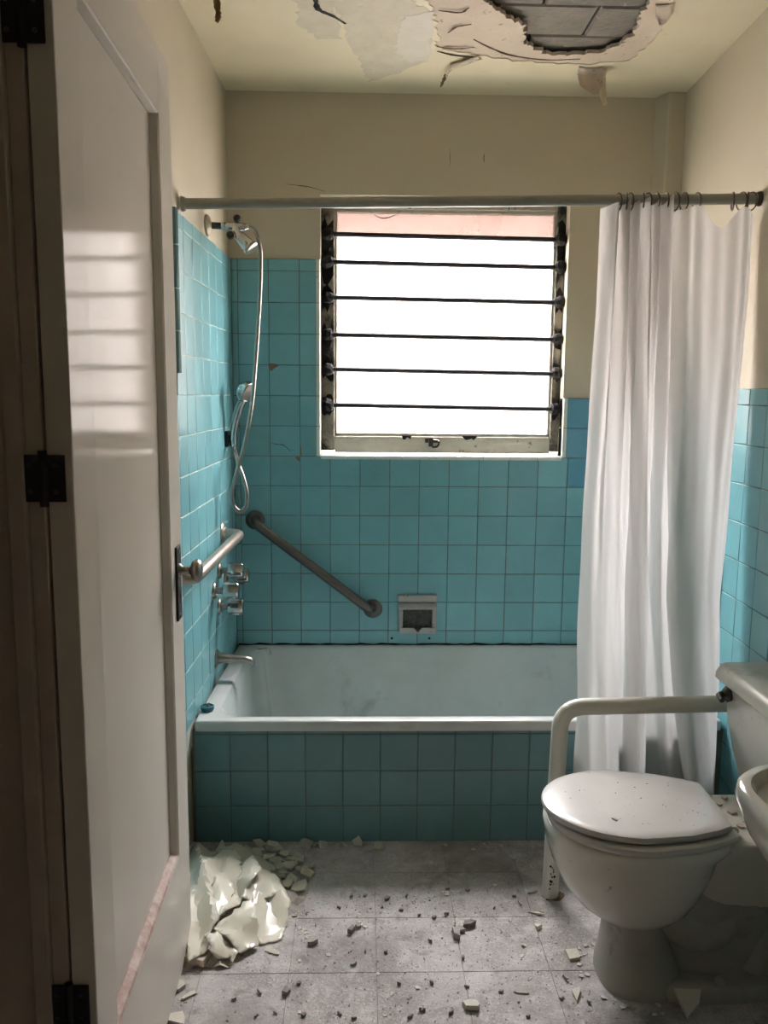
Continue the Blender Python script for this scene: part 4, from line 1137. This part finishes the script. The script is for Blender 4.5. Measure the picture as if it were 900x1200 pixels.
SL = {'a': ('large creased cream paint sheet lying against the open door', .006, .030, (-.25, .0)),
      'b': ('cream paint sheet folded flat in the middle of the pile', .012, .018, (-.05, .05)),
      'c': ('rolled strip of cream paint lying diagonally over the pile', .020, .022, (.1, .05)),
      'd': ('smooth cream paint sheet at the right rear of the pile', .008, .014, (-.1, .05)),
      'e': ('cracked cream paint sheet at the right edge of the pile', .010, .018, (-.1, .15)),
      'f': ('cream paint sheet lapping over the front of the pile', .012, .018, (0, .15)),
      'g': ('torn cream paint scrap at the front tip of the pile', .006, .014, (0, .2)),
      'h': ('dull greenish paint sheet at the rear of the pile', .008, .014, (-.05, 0)),
      'i': ('small upright paint scrap in the corner behind the pile', .012, .018, (0, .2))}
for k, (lab, z0, amp, lean) in SL.items():
    o = obj('paint_sheet', crumple(grow(SH[k], 1.22 if k in 'abdfh' else 1.08), z0, amp, ord(k), lean=lean), 'plaster_shard' if k in 'hi' else 'paint_sheet', None, solid=.0022)
    smooth_by_angle(o, 18)
    tag(o, lab, 'paint sheet', 'peeled paint sheets piled beside the door')
# heap of fine rubble under the sheets
bm = bmesh.new(); G = []
for i in range(19):
    G.append([])
    for j in range(25):
        x, y = -.47 + i * .018, 1.76 + j * .0215
        G[-1].append(bm.verts.new((max(x, xl(y) + .004), y, max(-.002, mound(x, y) * .9 - .012 + .014 * mnoise.noise(Vector((x * 45, y * 45, 3)))))))
for i in range(18):
    for j in range(24): bm.faces.new((G[i][j], G[i + 1][j], G[i + 1][j + 1], G[i][j + 1]))
tag(obj('rubble_heap', bm, 'crumb_grey'), 'heap of fine plaster rubble under the peeled paint sheets', 'rubble', kind='stuff')

def shard_mesh(seed, m, n=6, thick=.22):
    q = random.Random(seed); bm = bmesh.new()
    pts = []
    for k in range(n):
        a = 2 * math.pi * (k + q.uniform(-.3, .3)) / n; r = q.uniform(.65, 1.15); pts.append((math.cos(a) * r, math.sin(a) * r * q.uniform(.6, 1)))
    tx, ty = q.uniform(-.3, .3) * thick, q.uniform(-.3, .3) * thick
    lo = [(x, y, 0) for x, y in pts]; hi = [(x * q.uniform(.9, 1.0), y * q.uniform(.9, 1.0), thick + x * tx + y * ty) for x, y in pts]
    rings(bm, [lo, hi]); bmesh.ops.recalc_face_normals(bm, faces=bm.faces)
    me = bpy.data.meshes.new('plaster_shard'); bm.normal_update(); bm.to_mesh(me); bm.free(); me.materials.append(MATS[m]); return me
MS = {m_: [shard_mesh(s + h_, m_, 4 + s % 3, th_) for s in range(6)] for m_, h_, th_ in (('plaster_shard', 100, .22), ('plaster_white', 200, .28), ('crumb_grey', 300, .8), ('plaster_pink', 400, .4))}
def shard(name, x, y, r, m, label, cat='plaster', group=None, z=0.0, tilt=0.12, sz=1.0, rz=None, sy=1.0):
    o = bpy.data.objects.new(name, rnd.choice(MS[m])); COL.objects.link(o)
    o.scale = (r, r * sy, r * sz); o.rotation_euler = (rnd.uniform(-tilt, tilt), rnd.uniform(-tilt, tilt), rnd.uniform(0, 6.28) if rz is None else rz)
    o.location = (x, y, z + r * tilt * .35)
    return tag(o, label, cat, group)
# shards lying along the foot of the apron and behind the pile
G1 = 'plaster shards along the foot of the tub apron'
for x, y, r, lab in ((-.301, 2.28, .026, 'thin slab of plaster propped against the tiled apron, left end of the row'), (-.262, 2.268, .030, 'grey plaster shard in the left half of the row under the apron'),
                     (-.241, 2.25, .024, 'flat plaster shard before the row under the apron'), (-.165, 2.285, .030, 'pointed cream plaster shard standing tallest in the row under the apron'),
                     (-.134, 2.282, .016, 'small shard right beside the tallest one under the apron'), (-.112, 2.280, .022, 'blocky grey shard in the middle of the row under the apron'),
                     (-.070, 2.272, .018, 'low shard between the blocky one and the whitish one under the apron'), (-.052, 2.285, .013, 'small crumb of plaster tucked against the apron'),
                     (-.008, 2.288, .027, 'whitish plaster shard with a domed top, right end of the row under the apron'), (.055, 2.270, .021, 'last plaster shard at the right end of the row under the apron')):
    shard('plaster_shard', x, y, r, 'plaster_shard', lab, 'plaster', G1, tilt=.35, sz=2.2)
for x, y, r in ((.25, 2.285, .010), (.33, 2.26, .010), (.415, 2.275, .012), (.44, 2.21, .012), (.14, 2.29, .006), (.365, 2.29, .006)):
    shard('plaster_shard', x, y, r, 'plaster_shard', 'small lone plaster bit in the shade before the right half of the apron', 'plaster', 'lone bits before the apron', tilt=.2)
for x, y, r in ((-.242, 2.198, .024), (-.221, 2.231, .022), (-.183, 2.223, .026), (-.188, 2.18, .022), (-.216, 2.138, .026), (-.19, 2.111, .024), (-.150, 2.137, .030), (-.163, 2.064, .034), (-.333, 2.258, .020), (-.17, 2.15, .024), (-.205, 2.165, .03), (-.225, 2.12, .03), (-.18, 2.20, .028), (-.145, 2.17, .024), (-.20, 2.08, .026), (-.26, 2.215, .03), (-.31, 2.25, .03), (-.235, 2.165, .028), (-.20, 2.205, .02), (-.36, 2.235, .02), (-.30, 2.235, .026)):
    shard('paint_flake', x, y, r, 'plaster_shard', 'dull greenish paint flake in the heap right behind the paint pile', 'paint flake', 'paint flakes behind the pile', tilt=.28, sz=.8, z=.004)
# single, recognisable pieces
shard('plaster_chunk', -.385, 1.795, .045, 'plaster_pink', 'thick pinkish plaster chunk at the foot of the open door', tilt=.1, sz=1.0, rz=.2)
shard('paint_flake', -.213, 1.818, .026, 'plaster_white', 'leaf-shaped cream flake lying in front of the paint pile', 'paint flake', tilt=.05, sz=.35, rz=-.7, sy=.5)
shard('plaster_chunk', .243, 1.628, .022, 'plaster_white', 'cream plaster chunk at the bottom centre of the floor', tilt=.2, sz=1.6)
shard('plaster_shard', .507, 1.793, .030, 'plaster_white', 'angular cream shard left of the toilet pedestal', tilt=.15, sz=.7, rz=1.3)
shard('plaster_shard', .480, 1.661, .024, 'plaster_white', 'narrow upright cream shard near the lower right of the floor', tilt=.3, sz=.7, sy=.6, rz=1.2)
shard('plaster_shard', .712, 1.615, .044, 'plaster_white', 'large triangular shard leaning at the toilet foot', tilt=.35, sz=.5, rz=.9, z=.012)
shard('plaster_shard', -.380, 1.672, .026, 'plaster_white', 'pointed white flake beside the door bottom', tilt=.1, sz=.4, sy=.5, rz=.9)
shard('plaster_chunk', -.405, 1.70, .018, 'plaster_white', 'small white lump against the door bottom edge', tilt=.2, sz=1.4)
shard('plaster_shard', -.395, 1.605, .032, 'plaster_white', 'white shard at the lower left corner of the floor', tilt=.1, sz=.5)
shard('plaster_chunk', .273, 1.908, .020, 'crumb_grey', 'brick-shaped grey plaster lump in the middle of the floor', tilt=.1, sz=.8, sy=.6)
shard('plaster_chunk', .235, 1.870, .017, 'crumb_grey', 'grey lump left of the brick-shaped plaster lump', tilt=.2)
shard('plaster_chunk', .250, 1.888, .011, 'crumb_grey', 'small grey crumb between the two grey lumps', tilt=.2)
shard('plaster_shard', .451, 1.955, .022, 'plaster_white', 'sliver of cream plaster in front of the rail post', tilt=.1, sz=.6, sy=.3, rz=-.4)
shard('plaster_chunk', .444, 1.900, .013, 'plaster_white', 'white crumb in front of the rail post', tilt=.2, sz=2)
shard('plaster_shard', .361, 1.670, .024, 'plaster_white', 'thin white splinter lying on the floor left of the toilet', tilt=.03, sz=.5, sy=.16, rz=-.1)
shard('plaster_shard', .460, 2.045, .020, 'crumb_grey', 'dark splinter left of the rail post base', tilt=.1, sz=.3, sy=.25, rz=.3)
shard('plaster_chunk', -.023, 1.889, .014, 'crumb_grey', 'dark grey crumb left of floor centre, larger of a pair', tilt=.2)
shard('plaster_chunk', -.008, 1.908, .010, 'crumb_grey', 'dark grey crumb left of floor centre, smaller of a pair', tilt=.2)
shard('plaster_chunk', -.115, 1.845, .013, 'crumb_grey', 'cube-like grey crumb on the floor right of the paint pile', tilt=.1)
shard('plaster_chunk', -.165, 1.675, .014, 'crumb_grey', 'grey crumb near the bottom edge left of centre', tilt=.1)
# many small bits: countable crumbs share one description
q = random.Random(77)
tiny = []
for k in range(170):
    while True:
        x = q.gauss(.17, .26); y = q.uniform(1.56, 2.10)
        if -.40 < x < .95 and not (-.46 < x < -.17 and y > 1.78) and not (x > .52 and y < 1.87): break
    kind = q.choice(['crumb_grey', 'crumb_grey', 'plaster_white'])
    r = q.choice([.003, .004, .0065, .0085])
    if r < .005:
        tiny.append((x, y, .0002, r)); continue
    where = ('left third' if x < .06 else 'middle third' if x < .30 else 'right third') + ' of the floor, ' + ('towards the tub' if y > 1.93 else 'halfway out from the tub' if y > 1.74 else 'at the front edge')
    shard('plaster_crumb', x, y, r, kind, ('small dark plaster crumb on the ' if kind == 'crumb_grey' else 'small pale plaster crumb on the ') + where,
          'plaster crumb', 'dark crumbs on the floor' if kind == 'crumb_grey' else 'pale crumbs on the floor', tilt=.2, sz=1.0 if kind == 'crumb_grey' else .6, sy=q.choice([1, .8, .35]))
for k in range(22):                                   # crumbs gathered round the pedestal
    a = math.radians(q.uniform(120, 285)); 
    x = .64 + math.cos(a) * .118 * q.uniform(.95, 1.25); y = TYC + math.sin(a) * .112 * q.uniform(.95, 1.2)
    shard('plaster_crumb', x, y, q.choice([.004, .006, .008]), 'plaster_white', 'pale plaster crumb gathered round the toilet foot', 'plaster crumb', 'crumbs round the toilet foot', tilt=.2)
for k in range(26):                                   # bits before the pile
    x = q.gauss(-.155, .03); y = q.uniform(1.86, 2.03)
    shard('plaster_crumb', x, y, q.choice([.004, .006, .009]), 'plaster_white', 'pale paint crumb right of the paint pile', 'paint crumb', 'paint crumbs beside the pile', tilt=.2, sz=.6)
# uncountable grit on the floor and on the toilet lid
def grit(name, spots, m, label):
    bm = bmesh.new(); qq = random.Random(len(spots))
    for x, y, z, r in spots:
        v = [bm.verts.new((x + qq.uniform(-1, 1) * r, y + qq.uniform(-1, 1) * r, z)) for _ in range(3)] ; t = bm.verts.new((x, y, z + r * qq.uniform(.5, 1.2)))
        for a, b in ((0, 1), (1, 2), (2, 0)): bm.faces.new((v[a], v[b], t))
        bm.faces.new(v)
    bmesh.ops.recalc_face_normals(bm, faces=bm.faces)
    o = obj(name, bm, m); tag(o, label, 'grit', kind='stuff'); return o
sp1 = list(tiny)
for k in range(4200):
    x = q.gauss(.18, .32); y = q.uniform(1.3, 2.2)
    if -.41 < x < 1.0 and not (x > .545 and y < 1.85 and y > 1.62): sp1.append((x, y, .0002, q.choice([.0012, .0016, .0022, .003])))
grit('floor_grit', sp1[::2], 'plaster_white', 'fine pale plaster grit strewn over the floor')
grit('floor_grit', sp1[1::2], 'crumb_grey', 'fine dark grit strewn over the floor')
sp2 = [(q.uniform(.46, .78), TYC + q.uniform(-.12, .12), .421, q.choice([.001, .0016, .0024])) for _ in range(46)]
grit('lid_grit', sp2, 'brown_rust', 'brown specks of plaster dust on the toilet lid')
o = shard('plaster_crumb', .545, 1.655, .0075, 'crumb_grey', 'grey crumb lying on the toilet lid', 'plaster crumb', z=.4195, tilt=.05, sz=.5)
o = shard('paint_flake', .505, 1.80, .006, 'plaster_pink', 'tan flake at the far side of the toilet lid', 'paint flake', z=.4195, tilt=.05, sz=.4)
for k, (x, y) in enumerate(((.835, 1.80), (.85, 1.76), (.825, 1.84), (.86, 1.83), (.84, 1.70), (.862, 1.72))):
    shard('plaster_crumb', x, y, .011, 'plaster_pink', 'brownish plaster crumb on the ledge between seat and tank', 'plaster crumb', 'crumbs on the toilet ledge', z=.378, tilt=.1)
